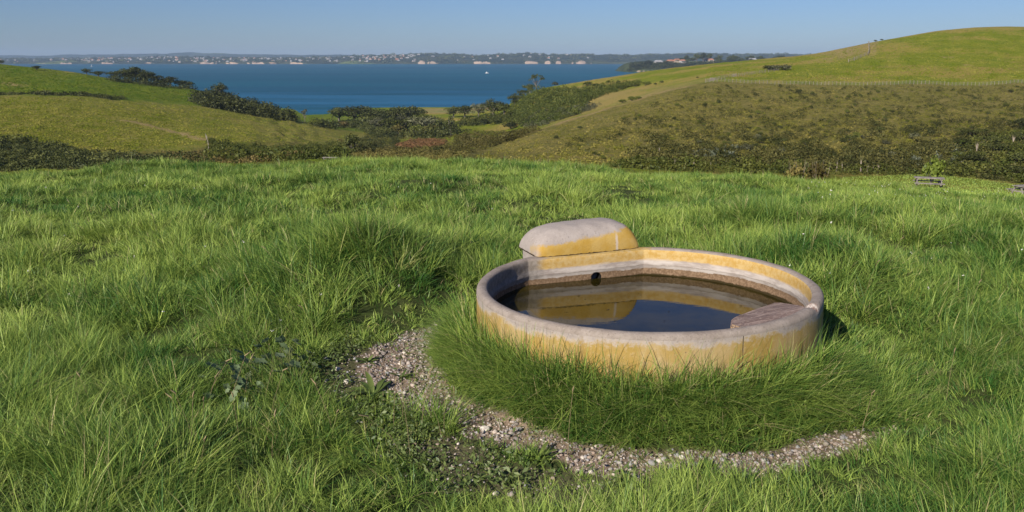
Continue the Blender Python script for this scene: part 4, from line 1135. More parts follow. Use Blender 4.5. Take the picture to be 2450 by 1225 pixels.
def mat_inner():
    m, n, o = mat_new('concrete_inner'); N = NT(n); co = N.coord('Object')
    c, f1, f2 = conc_nodes(N, co)
    sx = N.node('ShaderNodeSeparateXYZ'); N.link(co, sx.inputs[0]); z = sx.outputs[2]
    mp = N.node('ShaderNodeMapping'); mp.inputs['Scale'].default_value = (1, 1, 5); N.link(co, mp.inputs[0])
    st = N.noise(mp.outputs[0], 6, 6, 0.65); f4 = N.noise(co, 30, 5, 0.7)
    zz = N.math('ADD', z, N.math('ADD', N.math('MULTIPLY', N.math('SUBTRACT', st, 0.5), 0.035), N.math('MULTIPLY', N.math('SUBTRACT', f4, 0.5), 0.018)))
    white = N.mix(N.mapr(st, 0.35, 0.65), (0.29, 0.25, 0.225), (0.45, 0.41, 0.375))
    och = N.mix(N.mapr(f4, 0.35, 0.65), (0.43, 0.27, 0.075), (0.50, 0.365, 0.16))
    c = N.mix(N.mapr(zz, 0.458, 0.448, 0, 1), c, och)
    c = N.mix(N.math('MULTIPLY', N.mapr(st, 0.5, 0.62), N.mapr(zz, 0.40, 0.385, 0, 0.6)), c, white)
    c = N.mix(N.mapr(zz, 0.386, 0.372, 0, 1), c, white)
    c = N.mix(N.math('MULTIPLY', N.mapr(zz, 0.346, 0.342), N.mapr(zz, 0.338, 0.344)), c, (0.24, 0.20, 0.17))
    # left part never took the yellow bloom
    left = N.mapr(N.math('ADD', sx.outputs[0], N.math('MULTIPLY', N.math('SUBTRACT', st, 0.5), 0.1)), -0.56, -0.64, 0, 1)
    grey = N.mix(N.mapr(f4, 0.35, 0.65), (0.17, 0.155, 0.14), (0.27, 0.245, 0.225))
    c = N.mix(N.math('MULTIPLY', left, 0.9), c, grey)
    damp = N.mix(N.mapr(f2, 0.4, 0.65), (0.15, 0.098, 0.06), (0.26, 0.18, 0.115))
    c = N.mix(N.mapr(zz, 0.322, 0.316, 0, 1), c, damp)
    c = N.mix(N.mapr(zz, 0.282, 0.272, 0, 1), c, (0.035, 0.026, 0.010))
    h = N.math('ADD', N.math('MULTIPLY', f2, 0.4), N.math('ADD', st, f4))
    p = N.principled(c, 0.9, N.bump(h, 0.35, 0.006), 0.15); N.link(p.outputs[0], o.inputs[0])
    return m
def mat_rim():
    m, n, o = mat_new('concrete_rim'); N = NT(n); co = N.coord('Object')
    c, f1, f2 = conc_nodes(N, co)
    c = N.mix(N.math('MULTIPLY', N.mapr(N.noise(co, 14, 5, 0.7), 0.48, 0.68), 0.5), c, (0.17, 0.145, 0.125))
    v = N.noise(co, 45, 5, 0.7)
    c = N.mix(N.math('MULTIPLY', N.mapr(v, 0.57, 0.72), 0.55), c, (0.15, 0.13, 0.115))
    sx = N.node('ShaderNodeSeparateXYZ'); N.link(co, sx.inputs[0])
    chip = N.node('ShaderNodeVectorMath'); chip.operation = 'DISTANCE'
    N.link(co, chip.inputs[0]); chip.inputs[1].default_value = (0.80, -0.53, 0.45)
    c = N.mix(0.35, c, (0.23, 0.185, 0.145))
    along = N.math('ADD', N.math('MULTIPLY', sx.outputs[0], math.cos(A0)), N.math('MULTIPLY', sx.outputs[1], math.sin(A0)))
    rightpart = N.mapr(N.math('ADD', sx.outputs[0], N.math('MULTIPLY', N.math('SUBTRACT', v, 0.5), 0.15)), -0.62, -0.52, 0, 1)
    c = N.mix(N.math('MULTIPLY', N.mapr(along, 0.80, 0.82, 0, 0.9), N.math('MULTIPLY', rightpart, N.mapr(N.math('ADD', sx.outputs[0], N.math('MULTIPLY', N.math('SUBTRACT', v, 0.5), 0.2)), 0.12, 0.22, 1, 0.25))), c, N.mix(N.mapr(v, 0.35, 0.65), OCHRE_A, OCHRE_B))
    ch = N.mapr(N.math('ADD', chip.outputs['Value'], N.math('MULTIPLY', N.math('SUBTRACT', v, 0.5), 0.06)), 0.03, 0.05, 1, 0)
    c = N.mix(ch, c, N.mix(N.mapr(v, 0.4, 0.6), (0.22, 0.13, 0.10), (0.62, 0.56, 0.50)))
    h = N.math('ADD', N.math('MULTIPLY', f2, 0.6), N.math('SUBTRACT', v, N.math('MULTIPLY', ch, N.math('MULTIPLY', v, 3.0))))
    p = N.principled(c, 0.92, N.bump(h, 0.5, 0.008), 0.12); N.link(p.outputs[0], o.inputs[0])
    return m
M_outer, M_inner, M_rim = mat_outer(), mat_inner(), mat_rim()
trough = empty('water_trough', (TC[0], TC[1], 0.0)); tag(trough, 'round concrete water trough with yellow stained walls standing in long grass', 'trough')
bevel_n = 6
def profile():
    """(fraction 0 inner .. 1 outer, extra inner offset, z, material)"""
    P = [(0, 0.0, 0.0, 0), (0, 0.0, 0.10, 0), (0, 0, 0.20, 0), (0, 0, 0.26, 0), (0, 0, 0.30, 0), (0, 0.000, 0.325, 0), (0, 0.006, 0.340, 0), (0, 0.007, 0.352, 0), (0, 0.001, 0.366, 0), (0, 0, 0.39, 0), (0, 0, 0.415, 0)]
    P += [(0, 0.0, 0.438, 0), (0, -0.004, 0.448, 0), (0, -0.010, 0.455, 1), (0, -0.020, 0.459, 1), (0.5, 0, 0.461, 1), (1, -0.020, 0.459, 1), (1, -0.009, 0.453, 1), (1, -0.002, 0.442, 1), (1, 0.0, 0.430, 2)]
    P += [(1, 0.0, 0.41, 2), (1, 0.0, 0.38, 2), (1, 0.002, 0.3, 2), (1, 0.003, 0.2, 2), (1, 0.004, 0.1, 2), (1, 0.004, -0.1, 2)]
    return P
PR = profile()
NT_ = 220
ths = np.linspace(0, 2 * np.pi, NT_, endpoint=False)
ths = np.sort(np.concatenate([ths, [A0 - CH - .004, A0 - CH + .004, A0 + CH - .004, A0 + CH + .004]]))
dth = (ths - A0 + np.pi) % (2 * np.pi) - np.pi
ri = np.where(np.abs(dth) < CH, APO / np.cos(np.clip(dth, -1.2, 1.2)), RI)
rvar = 0.003 * noise2(ths * 6, ths * 0)
Vt, mt = [], []
for fr, off, z, m_ in PR:
    base_r = ri * (1 - fr) + RO * fr
    r_ = base_r - off if fr == 0 else (base_r + off if fr == 1 else base_r)
    zz_ = z + (0.003 * noise2(ths * 5, ths * 0 + 4) if m_ == 1 else 0)
    # chipped bit of rim
    ch = np.exp(-((ths - math.radians(326)) / 0.030) ** 2)
    if m_ == 1: zz_ = zz_ - 0.022 * ch * (0.7 + 0.6 * noise2(ths * 60, ths * 0 + z * 90))
    Vt.append(np.stack([r_ * np.cos(ths), r_ * np.sin(ths), zz_ + 0 * ths], -1))
Vt = np.array(Vt); npf, nth = len(PR), len(ths)
i, j = np.meshgrid(np.arange(npf - 1), np.arange(nth), indexing='ij')
qd = np.stack([i * nth + j, (i + 1) * nth + j, (i + 1) * nth + (j + 1) % nth, i * nth + (j + 1) % nth], -1).reshape(-1, 4)
bot = len(Vt.reshape(-1, 3))
botf = np.stack([np.arange(nth), (np.arange(nth) + 1) % nth, np.full(nth, bot)], -1)[:, ::-1]
outf = (npf - 1) * nth
# close the underside so that the wall is a solid
Vall = np.concatenate([Vt.reshape(-1, 3), [[0, 0, 0.0]], [[0, 0, -0.1]]])
undf = np.stack([outf + np.arange(nth), outf + (np.arange(nth) + 1) % nth, np.full(nth, bot + 1)], -1)
me = mesh_np('basin', Vall, [qd[:, ::-1], botf[:, ::-1], undf[:, ::-1]], smooth=True)
mats_q = np.array([PR[k + 1][3] if PR[k + 1][3] != 2 or PR[k][3] == 2 else 1 for k in range(npf - 1)])
mi = np.concatenate([np.repeat(mats_q, nth), np.zeros(nth, int), np.full(nth, 2)]).astype(np.int32)
for m_ in (M_inner, M_rim, M_outer): me.materials.append(m_)
me.polygons.foreach_set('material_index', mi)
bm = bmesh.new(); bm.from_mesh(me); bmesh.ops.recalc_face_normals(bm, faces=bm.faces); bm.to_mesh(me); bm.free()
basin = link('basin', me, None, trough)
# outlet hole cut through the flat back wall
hx_, hy_ = 0.585 - TC[0], 5.73 - TC[1]
bm = bmesh.new()
bmesh.ops.create_cone(bm, cap_ends=True, segments=40, radius1=0.037, radius2=0.037, depth=0.16)
bmesh.ops.transform(bm, matrix=Matrix.Translation((hx_ + .03 * math.cos(A0), hy_ + .03 * math.sin(A0), 0.287)) @ Matrix.Rotation(A0 - math.pi / 2, 4, 'Z') @ Matrix.Rotation(math.pi / 2, 4, 'X'), verts=bm.verts)
cme = bpy.data.meshes.new('cut'); bm.to_mesh(cme); bm.free()
cut = bpy.data.objects.new('cut', cme); COL.objects.link(cut); cut.location = (TC[0], TC[1], 0)
M_black = mottled('dark_pipe', (0.008, 0.007, 0.006), (0.014, 0.012, 0.010), 20, 0.9, 0)
cme.materials.append(M_black)
md = basin.modifiers.new('hole', 'BOOLEAN'); md.object = cut; md.operation = 'DIFFERENCE'; md.solver = 'EXACT'
try: md.material_mode = 'TRANSFER'
except Exception: pass
bpy.context.view_layer.update()
dg = bpy.context.evaluated_depsgraph_get()
new_me = bpy.data.meshes.new_from_object(basin.evaluated_get(dg), depsgraph=dg)
basin.modifiers.clear()
if len(new_me.polygons) > 1000: basin.data = new_me
new_me.name = 'basin'
bpy.data.objects.remove(cut)

# valve chamber and its loaf shaped lid, astride the flat back wall
def mat_lid():
    m, n, o = mat_new('concrete_lid'); N = NT(n); co = N.coord('Object')
    c, f1, f2 = conc_nodes(N, co)
    c = N.mix(0.35, c, (0.40, 0.36, 0.335))
    sx = N.node('ShaderNodeSeparateXYZ'); N.link(co, sx.inputs[0])
    f3 = N.noise(co, 7, 5, 0.65); f4 = N.noise(co, 34, 5, 0.75)
    z = N.math('ADD', sx.outputs[2], N.math('ADD', N.math('MULTIPLY', N.math('SUBTRACT', f3, 0.5), 0.09), N.math('ADD', N.math('MULTIPLY', N.math('SUBTRACT', f4, 0.5), 0.06), N.math('MULTIPLY', sx.outputs[0], -0.12))))
    front = N.mapr(sx.outputs[1], -0.03, -0.07, 0, 1)
    lft = N.mapr(N.math('ADD', sx.outputs[0], N.math('MULTIPLY', f3, 0.1)), -0.36, -0.30, 0, 1)
    w = N.math('MULTIPLY', N.math('MULTIPLY', N.mapr(z, 0.128, 0.10, 0, 1), front), lft)
    och = N.mix(N.mapr(f3, 0.35, 0.65), (0.41, 0.255, 0.050), (0.46, 0.315, 0.100))
    drip = N.mapr(N.math('ABSOLUTE', N.math('ADD', sx.outputs[0], N.math('ADD', -0.20, N.math('MULTIPLY', N.math('SUBTRACT', f4, 0.5), 0.02)))), 0.005, 0.012, 1, 0)
    c = N.mix(w, c, och)
    c = N.mix(N.math('MULTIPLY', N.math('MULTIPLY', drip, front), N.mapr(sx.outputs[2], 0.14, 0.09, 0, 0.8)), c, (0.52, 0.45, 0.38))
    crack = N.mapr(N.math('ADD', sx.outputs[2], N.math('MULTIPLY', N.math('SUBTRACT', f4, 0.5), -0.022)), 0.006, 0.012, 1, 0)
    c = N.mix(crack, c, (0.045, 0.032, 0.02))
    c = N.mix(N.math('MULTIPLY', pits(N, co), N.mapr(N.noise(co, 11, 2), 0.52, 0.58, 0, 0.75)), c, (0.10, 0.085, 0.07))
    p = N.principled(c, 0.92, N.bump(N.math('ADD', N.math('MULTIPLY', f2, 0.6), f4), 0.4, 0.007), 0.12); N.link(p.outputs[0], o.inputs[0])
    return m
M_lid = mat_lid()
ux, uy = math.sin(A0), -math.cos(A0)                 # along the chord, to the right
RZ = math.atan2(uy, ux)
cxl, cyl = APO * math.cos(A0), APO * math.sin(A0)
def chord_local(v):                                   # local frame: x along chord, y outward, z up
    return Matrix.Translation((cxl, cyl, 0)) @ Matrix.Rotation(RZ, 4, 'Z') @ Vector(v)
bm = bmesh.new(); bx(bm, (-0.345, 0.075, -0.1), (0.405, 0.42, 0.452)); 
bmesh.ops.bevel(bm, geom=[e for e in bm.edges if abs(e.verts[0].co.z - e.verts[1].co.z) > 0.1], offset=0.10, segments=6, affect='EDGES', profile=0.5)
ch = bm_obj('valve_chamber', bm, M_lid, trough, smooth=False)
ch.location = (cxl, cyl, 0); ch.rotation_euler = (0, 0, RZ)
# lid
bm = bmesh.new()
LX, LY, LZ = 0.385, 0.205, 0.19
nx, ny = 64, 40
def lidpt(a, b):
    """rounded loaf: a in [-1,1] along, b in [-1,1] round the section from front foot over the top to the back foot"""
    p = 3.2
    t = (b + 1) / 2 * math.pi
    cy = -math.copysign(abs(math.cos(t)) ** (2 / 2.9), math.cos(t)); cz = abs(math.sin(t)) ** (2 / 2.9)
    e = (max(0, 1 - abs(a) ** 4.2)) ** (1 / 2.6)
    return (LX * a, LY * cy * (0.80 + 0.20 * e), LZ * cz * e)
av = np.sin(np.linspace(-math.pi / 2, math.pi / 2, nx)); bv = np.linspace(-1, 1, ny)
Vl = np.array([[lidpt(a, b) for b in bv] for a in av])
Vl[..., 2] += 0.004 * noise2(Vl[..., 0] * 12, Vl[..., 1] * 12 + Vl[..., 2] * 9) * (Vl[..., 2] > 0.01)
Vl[..., 2] += 0.012 * (Vl[..., 0] / LX) * (Vl[..., 2] / LZ)
i, j = np.meshgrid(np.arange(nx - 1), np.arange(ny - 1), indexing='ij')
ql = np.stack([i * ny + j, (i + 1) * ny + j, (i + 1) * ny + j + 1, i * ny + j + 1], -1).reshape(-1, 4)
lid = link('lid', mesh_np('lid', Vl.reshape(-1, 3), [ql[:, ::-1]], True), M_lid, trough)
bm = bmesh.new(); bm.from_mesh(lid.data); bmesh.ops.remove_doubles(bm, verts=bm.verts, dist=1e-5); bmesh.ops.recalc_face_normals(bm, faces=bm.faces); bm.to_mesh(lid.data); bm.free()
lid.data.polygons.foreach_set('use_smooth', np.ones(len(lid.data.polygons), bool))
lp = chord_local((0.030, 0.218, 0.454)); lid.location = lp; lid.rotation_euler = (0, 0, RZ)
# tilt of the basin: the right side stands a touch higher
trough.rotation_euler = (0, math.radians(-0.9), 0)

# water
def mat_pond():
    m, n, o = mat_new('still_water'); N = NT(n); co = N.coord('Object')
    mp = N.node('ShaderNodeMapping'); mp.inputs['Scale'].default_value = (1.0, 2.4, 1); N.link(co, mp.inputs[0])
    c = N.mix(N.mapr(N.noise(co, 3, 4, 0.6), 0.35, 0.65), (0.014, 0.012, 0.003), (0.034, 0.027, 0.005))
    p = N.principled(c, 0.025, N.bump(N.noise(mp.outputs[0], 7, 3, 0.5), 0.02, 0.02), 0.5)
    p.inputs['IOR'].default_value = 1.34
    p.inputs['Specular Tint'].default_value = (0.95, 0.97, 0.80, 1)
    N.link(p.outputs[0], o.inputs[0]); return m
rw = np.where(np.abs(dth) < CH, APO / np.cos(np.clip(dth, -1.2, 1.2)), RI) + 0.01
Vw = np.concatenate([np.stack([rw * np.cos(ths), rw * np.sin(ths), 0 * ths], -1), [[0, 0, 0]]])
fw = np.stack([np.arange(nth), (np.arange(nth) + 1) % nth, np.full(nth, nth)], -1)
water = link('trough_water', mesh_np('trough_water', Vw, [fw]), mat_pond(), None, (TC[0], TC[1], ZW))
tag(water, 'still dark water filling the round trough', 'water')

# weathered slab lying in the water against the right rim
def mat_slab():
    m, n, o = mat_new('weathered_slab'); N = NT(n); co = N.coord('Object')
    mp = N.node('ShaderNodeMapping'); mp.inputs['Scale'].default_value = (1, 2.6, 1); mp.inputs['Rotation'].default_value = (0, 0, -0.4); N.link(co, mp.inputs[0])
    f = N.noise(mp.outputs[0], 9, 6, 0.7, 0.6); g = N.noise(co, 60, 4, 0.7)
    c = N.mix(N.mapr(f, 0.38, 0.6), (0.33, 0.25, 0.215), (0.17, 0.120, 0.105))
    c = N.mix(N.mapr(N.noise(mp.outputs[0], 5, 5, 0.7), 0.60, 0.68), c, (0.07, 0.05, 0.05))
    c = N.mix(N.mapr(g, 0.54, 0.70), c, (0.40, 0.33, 0.29))
    gn = N.node('ShaderNodeNewGeometry'); sz = N.node('ShaderNodeSeparateXYZ'); N.link(gn.outputs['Normal'], sz.inputs[0])
    c = N.mix(N.mapr(sz.outputs[2], 0.75, 0.55), c, N.mix(N.mapr(g, 0.4, 0.6), (0.17, 0.10, 0.055), (0.50, 0.38, 0.25)))
    p = N.principled(c, 0.8, N.bump(N.math('ADD', f, g), 0.6, 0.006), 0.2); N.link(p.outputs[0], o.inputs[0]); return m
bm = bmesh.new()
outl = [(1.225, 4.605, .334), (1.255, 4.640, .336), (1.395, 4.770, .338), (1.555, 4.905, .342), (1.585, 4.885, .348), (1.612, 4.62, .408), (1.612, 4.50, .432), (1.50, 4.36, .415), (1.36, 4.29, .38), (1.24, 4.36, .350), (1.195, 4.50, .332)]
tv = [bm.verts.new(v) for v in outl]; f_ = bm.faces.new(tv)
r_ = bmesh.ops.extrude_face_region(bm, geom=[f_]); 
for v in r_['geom']:
    if isinstance(v, bmesh.types.BMVert): v.co.z -= 0.065
bmesh.ops.bevel(bm, geom=list(bm.edges), offset=0.008, segments=2, affect='EDGES')
sl = bm_obj('slab', bm, mat_slab()); tag(sl, 'flat pinkish grey slab lying in the water against the trough rim', 'slab')
# floating specks
M_speck = mottled('dead_leaf', (0.012, 0.010, 0.007), (0.03, 0.025, 0.018), 20, 0.8, 0)
Vs, Fs = [], []
for k in range(26):
    a = rng.uniform(0, 6.28); q_ = 0.75 * math.sqrt(rng.random()); s = rng.uniform(0.004, 0.013)
    c_ = np.array([q_ * math.cos(a), q_ * math.sin(a), 0.003])
    t_ = rng.uniform(0, 6.28, 5); t_.sort()
    Vs.append(c_ + np.stack([s * np.cos(t_), 0.6 * s * np.sin(t_), 0.002 * rng.random(5)], -1)); Fs.append(np.arange(5)[None] + 5 * k)
o = link('floating_debris', mesh_np('floating_debris', np.concatenate(Vs), [np.concatenate(Fs)]), M_speck, None, (TC[0], TC[1], ZW))
tag(o, 'dark specks of dead leaf floating on the trough water', 'debris', kind='stuff')

# ------------------------------------------------------------------ gravel and stones
def stone_mesh(name, seed, sub=2):
    r = np.random.default_rng(seed)
    bm = bmesh.new(); bmesh.ops.create_icosphere(bm, subdivisions=sub, radius=1.0)
    pl = r.normal(size=(9, 3)); pl /= np.linalg.norm(pl, axis=1, keepdims=True); dd = r.uniform(0.62, 0.95, 9)
    sc = np.array([1.0, r.uniform(0.65, 0.95), r.uniform(0.45, 0.75)])
    for v in bm.verts:
        p = np.array(v.co)
        for a, d in zip(pl, dd):
            e = p @ a - d
            if e > 0: p = p - a * e
        v.co = p * sc
    me = bpy.data.meshes.new(name); bm.to_mesh(me); bm.free()
    return me
protos = []
for s in range(6):
    me = stone_mesh('pebble', 100 + s, 1)
    v = np.zeros(len(me.vertices) * 3, np.float32); me.vertices.foreach_get('co', v); f = np.zeros(len(me.polygons) * 3, np.int32); me.polygons.foreach_get('vertices', f)
    protos.append((v.reshape(-1, 3), f.reshape(-1, 3)))
n = 26000
a_ = rng.uniform(math.radians(136), math.radians(334), n); q_ = rng.uniform(1.15, 2.0, n)
x, y = TC[0] + q_ * np.cos(a_), TC[1] + q_ * np.sin(a_)
k = rng.random(n) < (ring_mask(x, y) * 0.9 + 0.16 * weed_mask(x, y)); x, y = x[k], y[k]
n = len(x); z = ground_z(x, y)
size = 0.0035 * np.exp(rng.normal(0.35, 0.55, n)); size = np.clip(size, 0.002, 0.02)
Vs, Fs, tone, base = [], [], [], 0
for s, (pv, pf) in enumerate(protos):
    idx = np.where(np.arange(n) % 6 == s)[0]; m_ = len(idx)
    th_ = rng.uniform(0, 6.28, m_); c_, s_ = np.cos(th_), np.sin(th_)
    R_ = np.zeros((m_, 3, 3)); R_[:, 0, 0] = c_; R_[:, 0, 1] = -s_; R_[:, 1, 0] = s_; R_[:, 1, 1] = c_; R_[:, 2, 2] = 1
    v_ = np.einsum('nij,kj->nki', R_, pv) * size[idx][:, None, None] + np.stack([x[idx], y[idx], z[idx] + size[idx] * 0.25], -1)[:, None]
    Vs.append(v_.reshape(-1, 3)); Fs.append((pf[None] + (np.arange(m_) * len(pv))[:, None, None]).reshape(-1, 3) + base); base += m_ * len(pv)
    tone.append(np.repeat(rng.random(m_), len(pv)))
me = mesh_np('gravel', np.concatenate(Vs), [np.concatenate(Fs)]); set_attr(me, 'tone', np.concatenate(tone))
def mat_gravel():
    m, n_, o = mat_new('gravel_stone'); N = NT(n_); t_ = N.attr('tone')
    k = N.node('ShaderNodeValToRGB'); N.link(t_, k.inputs[0]); cr = k.color_ramp
    cr.elements[0].color = (0.16, 0.14, 0.13, 1); cr.elements[1].color = (0.60, 0.54, 0.47, 1)
    for p_, c_ in ((0.25, (0.25, 0.22, 0.20)), (0.5, (0.32, 0.25, 0.20)), (0.75, (0.30, 0.30, 0.31)), (0.9, (0.44, 0.37, 0.31))):
        e = cr.elements.new(p_); e.color = (*c_, 1)
    p = N.principled(k.outputs[0], 0.9, None, 0.15); N.link(p.outputs[0], o.inputs[0]); return m
M_gravel = mat_gravel()
tag(link('gravel', me, M_gravel), 'loose gravel on the worn path round the trough', 'gravel', kind='stuff')
M_pale_stone = mottled('pale_stone', (0.52, 0.47, 0.41), (0.68, 0.63, 0.56), 30, 0.9, 0.4, 0.004)
M_grey_stone = mottled('grey_stone', (0.20, 0.19, 0.19), (0.33, 0.32, 0.32), 30, 0.9, 0.4, 0.004)
for kx, (px, py, s, m_, l) in enumerate([
    (831, 916, 0.026, M_pale_stone, 'large pale angular stone among weeds beside the left part of the path'),
    (1160, 1029, 0.030, M_pale_stone, 'flat cream stone on bare earth in front of the left end of the trough grass'),
    (808, 885, 0.020, M_pale_stone, 'off white stone just behind the large angular one'),
    (958, 872, 0.017, M_pale_stone, 'small white stone on the gravel left of the trough grass'),
    (966, 942, 0.016, M_pale_stone, 'white pebble on the narrow part of the path below the weeds'),
    (1080, 1003, 0.022, M_grey_stone, 'dark grey stone half sunk in the path'),
    (1243, 1029, 0.018, M_grey_stone, 'blue grey stone beside the flat cream stone'),
    (1632, 1096, 0.018, M_pale_stone, 'bright white stone on the path in front of the trough'),
    (1575, 1105, 0.016, M_pale_stone, 'cream stone left of the bright white stone on the path'),
    (1560, 1111, 0.022, M_grey_stone, 'grey stone at the near edge of the path'),
    (1608, 1120, 0.022, M_grey_stone, 'blunt grey stone below the bright white stone'),
    (2017, 1049, 0.020, M_grey_stone, 'pale grey stone near the right end of the path')]):
    p = spot(px, py)
    o = link('stone', stone_mesh('stone', 200 + kx, 2), m_, None, p + Vector((0, 0, s * 0.3))); o.scale = (s, s, s); o.rotation_euler = (0, 0, rng.uniform(0, 6))
    tag(o, l, 'stone')

# ------------------------------------------------------------------ grass
def blades(x, y, h, w, lean_dir, lean, bend, levels=3, face_j=0.9):
    """long curved blades; returns verts (n, 2*levels+1, 3)"""
    n = len(x); z = ground_z(x, y) - 0.01
    t = np.linspace(0, 1, levels + 1)
    dx, dy = np.cos(lean_dir), np.sin(lean_dir)
    fa = lean_dir + math.pi / 2 + face_j * rng.normal(size=n)
    wx, wy = np.cos(fa), np.sin(fa)
    out = np.zeros((n, 2 * levels + 1, 3), np.float32)
    wp = np.array([0.75, 1.0, 0.7, 0.45])[:levels] if levels > 2 else np.array([0.9, 0.8])
    for k in range(levels + 1):
        u = t[k]
        horiz = h * (lean * u + bend * u * u); up = h * (u * np.sqrt(np.maximum(0.05, 1 - lean ** 2)) - 0.45 * bend * u * u)
        px_, py_, pz_ = x + dx * horiz, y + dy * horiz, z + up
        if k < levels:
            for s, sg in ((0, -1), (1, 1)):
                out[:, 2 * k + s, 0] = px_ + sg * wx * w * 0.5 * wp[k]; out[:, 2 * k + s, 1] = py_ + sg * wy * w * 0.5 * wp[k]; out[:, 2 * k + s, 2] = pz_
        else:
            out[:, -1, 0] = px_; out[:, -1, 1] = py_; out[:, -1, 2] = pz_
    return out
def blades_mesh(name, B, leaf, dry, levels=3):
    n = len(B); per = 2 * levels + 1
    base = (np.arange(n) * per)[:, None]
    qs = np.concatenate([base + np.array([[2 * k, 2 * k + 1, 2 * k + 3, 2 * k + 2]]) for k in range(levels - 1)])
    tr_ = base + np.array([[2 * levels - 2, 2 * levels - 1, 2 * levels]])
    me = mesh_np(name, B.reshape(-1, 3), [qs, tr_], smooth=True)
    set_attr(me, 'leaf', np.repeat(leaf, per)); set_attr(me, 'dry', np.repeat(dry, per))
    return me
M_grass = leafy('grass_blade', (0.048, 0.138, 0.023), (0.425, 0.540, 0.112), trans=0.28, gloss=0.02, rough=0.5, per_object=False, dry=(0.58, 0.48, 0.25))

def tall_field(x, y):
    """how tall and dense the sward is: clumps and hollows"""
    a = fbm(x / 1.1 + 2, y / 1.1, 2); b = noise2(x / 0.32, y / 0.32)
    m = 0.55 * np.exp(-(((x + 1.15) / 0.55) ** 2 + ((y - 6.4) / 0.8) ** 2)) + 0.35 * np.exp(-(((x - 2.7) / 0.6) ** 2 + ((y - 6.8) / 0.8) ** 2))
    return np.clip(0.64 + 0.50 * a + 0.32 * b + m, 0.12, 1.7)
def sward(y0, y1, tdens, per, hscale, wmin, wmax, tr, levels, name, label):
    """tussocks: tdens tufts a square metre, each of about per blades splaying from its foot"""
    nt_ = int(tdens * (0.70 * (y1 * y1 - y0 * y0) + 2.4 * (y1 - y0)))
    cy_ = np.sqrt(rng.uniform(y0 * y0, y1 * y1, nt_)); cx_ = rng.uniform(-1, 1, nt_) * (0.70 * cy_ + 1.2)
    tft = tall_field(cx_, cy_)
    k = rng.random(nt_) < 0.68 + 0.5 * tft
    cx_, cy_, tft = cx_[k], cy_[k], tft[k]; nt_ = len(cx_)
    th = rng.uniform(0.65, 1.25, nt_); tdir = 2 * np.pi * (0.5 + 0.5 * fbm(cx_ / 1.1 - 4, cy_ / 1.1 + 7, 2)) + 0.9 * rng.normal(size=nt_)
    gx_ = tall_field(cx_ + 0.12, cy_) - tall_field(cx_ - 0.12, cy_); gy_ = tall_field(cx_, cy_ + 0.12) - tall_field(cx_, cy_ - 0.12)
    tdir = np.where(rng.random(nt_) < np.clip(1.1 * np.hypot(gx_, gy_), 0, 0.65), np.arctan2(-gy_, -gx_) + 0.6 * rng.normal(size=nt_), tdir)
    tlean = np.clip(rng.normal(0.30, 0.25, nt_), 0, 0.8); thue = 0.19 * rng.normal(size=nt_) - 0.30 * sstep(0.28, 0.5, noise2(cx_ / 0.8 + 50, cy_ / 0.8)); tdry = (rng.random(nt_) < 0.035) * 0.35
    cnt = rng.poisson(per * np.clip(0.6 + 0.5 * tft, 0.5, 1.4))
    t = np.repeat(np.arange(nt_), cnt); n = len(t)
    ba = rng.uniform(0, 2 * np.pi, n); br = tr * np.sqrt(rng.random(n)) * rng.uniform(0.5, 1.3, n)
    xx = cx_[t] + br * np.cos(ba); yy = cy_[t] + br * np.sin(ba)
    r_ = np.hypot(xx - TC[0], yy - TC[1])
    rm, wm = ring_mask(xx, yy), weed_mask(xx, yy)
    a2 = np.degrees(np.arctan2(yy - TC[1], xx - TC[0])) % 360
    lx = (xx - TC[0]) * ux + (yy - TC[1]) * uy; ly = (xx - TC[0]) * math.cos(A0) + (yy - TC[1]) * math.sin(A0)
    inbox = (np.abs(lx) < 0.44) & (ly > 0) & (ly < 1.26)
    keep = (r_ > 1.02) & ~inbox & (rng.random(n) > np.clip(1.15 * rm - 0.30 * sstep(1.48, 1.6, r_) * (a2 < 215) - 0.12 * (noise2(xx * 6, yy * 6) > 0.3), 0, 0.975)) & (rng.random(n) > 0.30 * wm * (1 + noise2(xx * 4, yy * 4)))
    xx, yy, r_, rm, wm, t, ba, br = [v[keep] for v in (xx, yy, r_, rm, wm, t, ba, br)]
    n = len(xx); tf = tft[t]
    ang = np.arctan2(yy - TC[1], xx - TC[0]); a2 = np.degrees(ang) % 360
    rc = 1.30 + 0.24 * sstep(300, 325, a2) + 0.24 * (1 - sstep(15, 50, a2))
    collar = (1 - sstep(rc, rc + 0.15, r_)) * ((a2 > 150) | (a2 < 60))
    h = hscale * tf * th[t] * rng.uniform(0.55, 1.15, n)
    hc = np.clip((0.31 - 0.66 * (r_ - 1.0) / rc) * rng.uniform(0.65, 1.2, n), 0.07, 0.42)
    west = sstep(128, 142, a2) * (1 - sstep(185, 205, a2))
    hollow = (sstep(325, 340, a2) + 1 - sstep(35, 60, a2)) * (1 - sstep(1.30, 1.45, r_)) + 0.85 * west * (1 - sstep(1.55, 1.8, r_))          # trodden corner on the lee side
    hc *= 1 - 0.72 * np.clip(hollow, 0, 1)
    h = np.where(collar > 0.5, hc, h) * (1 - 0.5 * np.clip(hollow, 0, 1) * (collar <= 0.5))
    lip = sstep(1.40, 1.46, r_) * (1 - sstep(1.75, 2.05, r_)) * ((a2 > 225) | (a2 < 20) | ((a2 > 132) & (a2 < 205))) * (collar < 0.5)
    h *= (1 - 0.55 * lip) * (1 - 0.66 * wm) * (1 - 0.5 * np.clip(rm, 0, 1))
    # direction: out of the tuft's heart, plus the tuft's own lie
    out_w = br / tr
    vx = out_w * np.cos(ba) + 1.1 * np.cos(tdir[t]) * tlean[t] * 2 + 0.35 * rng.normal(size=n)
    vy = out_w * np.sin(ba) + 1.1 * np.sin(tdir[t]) * tlean[t] * 2 + 0.35 * rng.normal(size=n)
    ld = np.arctan2(vy, vx)
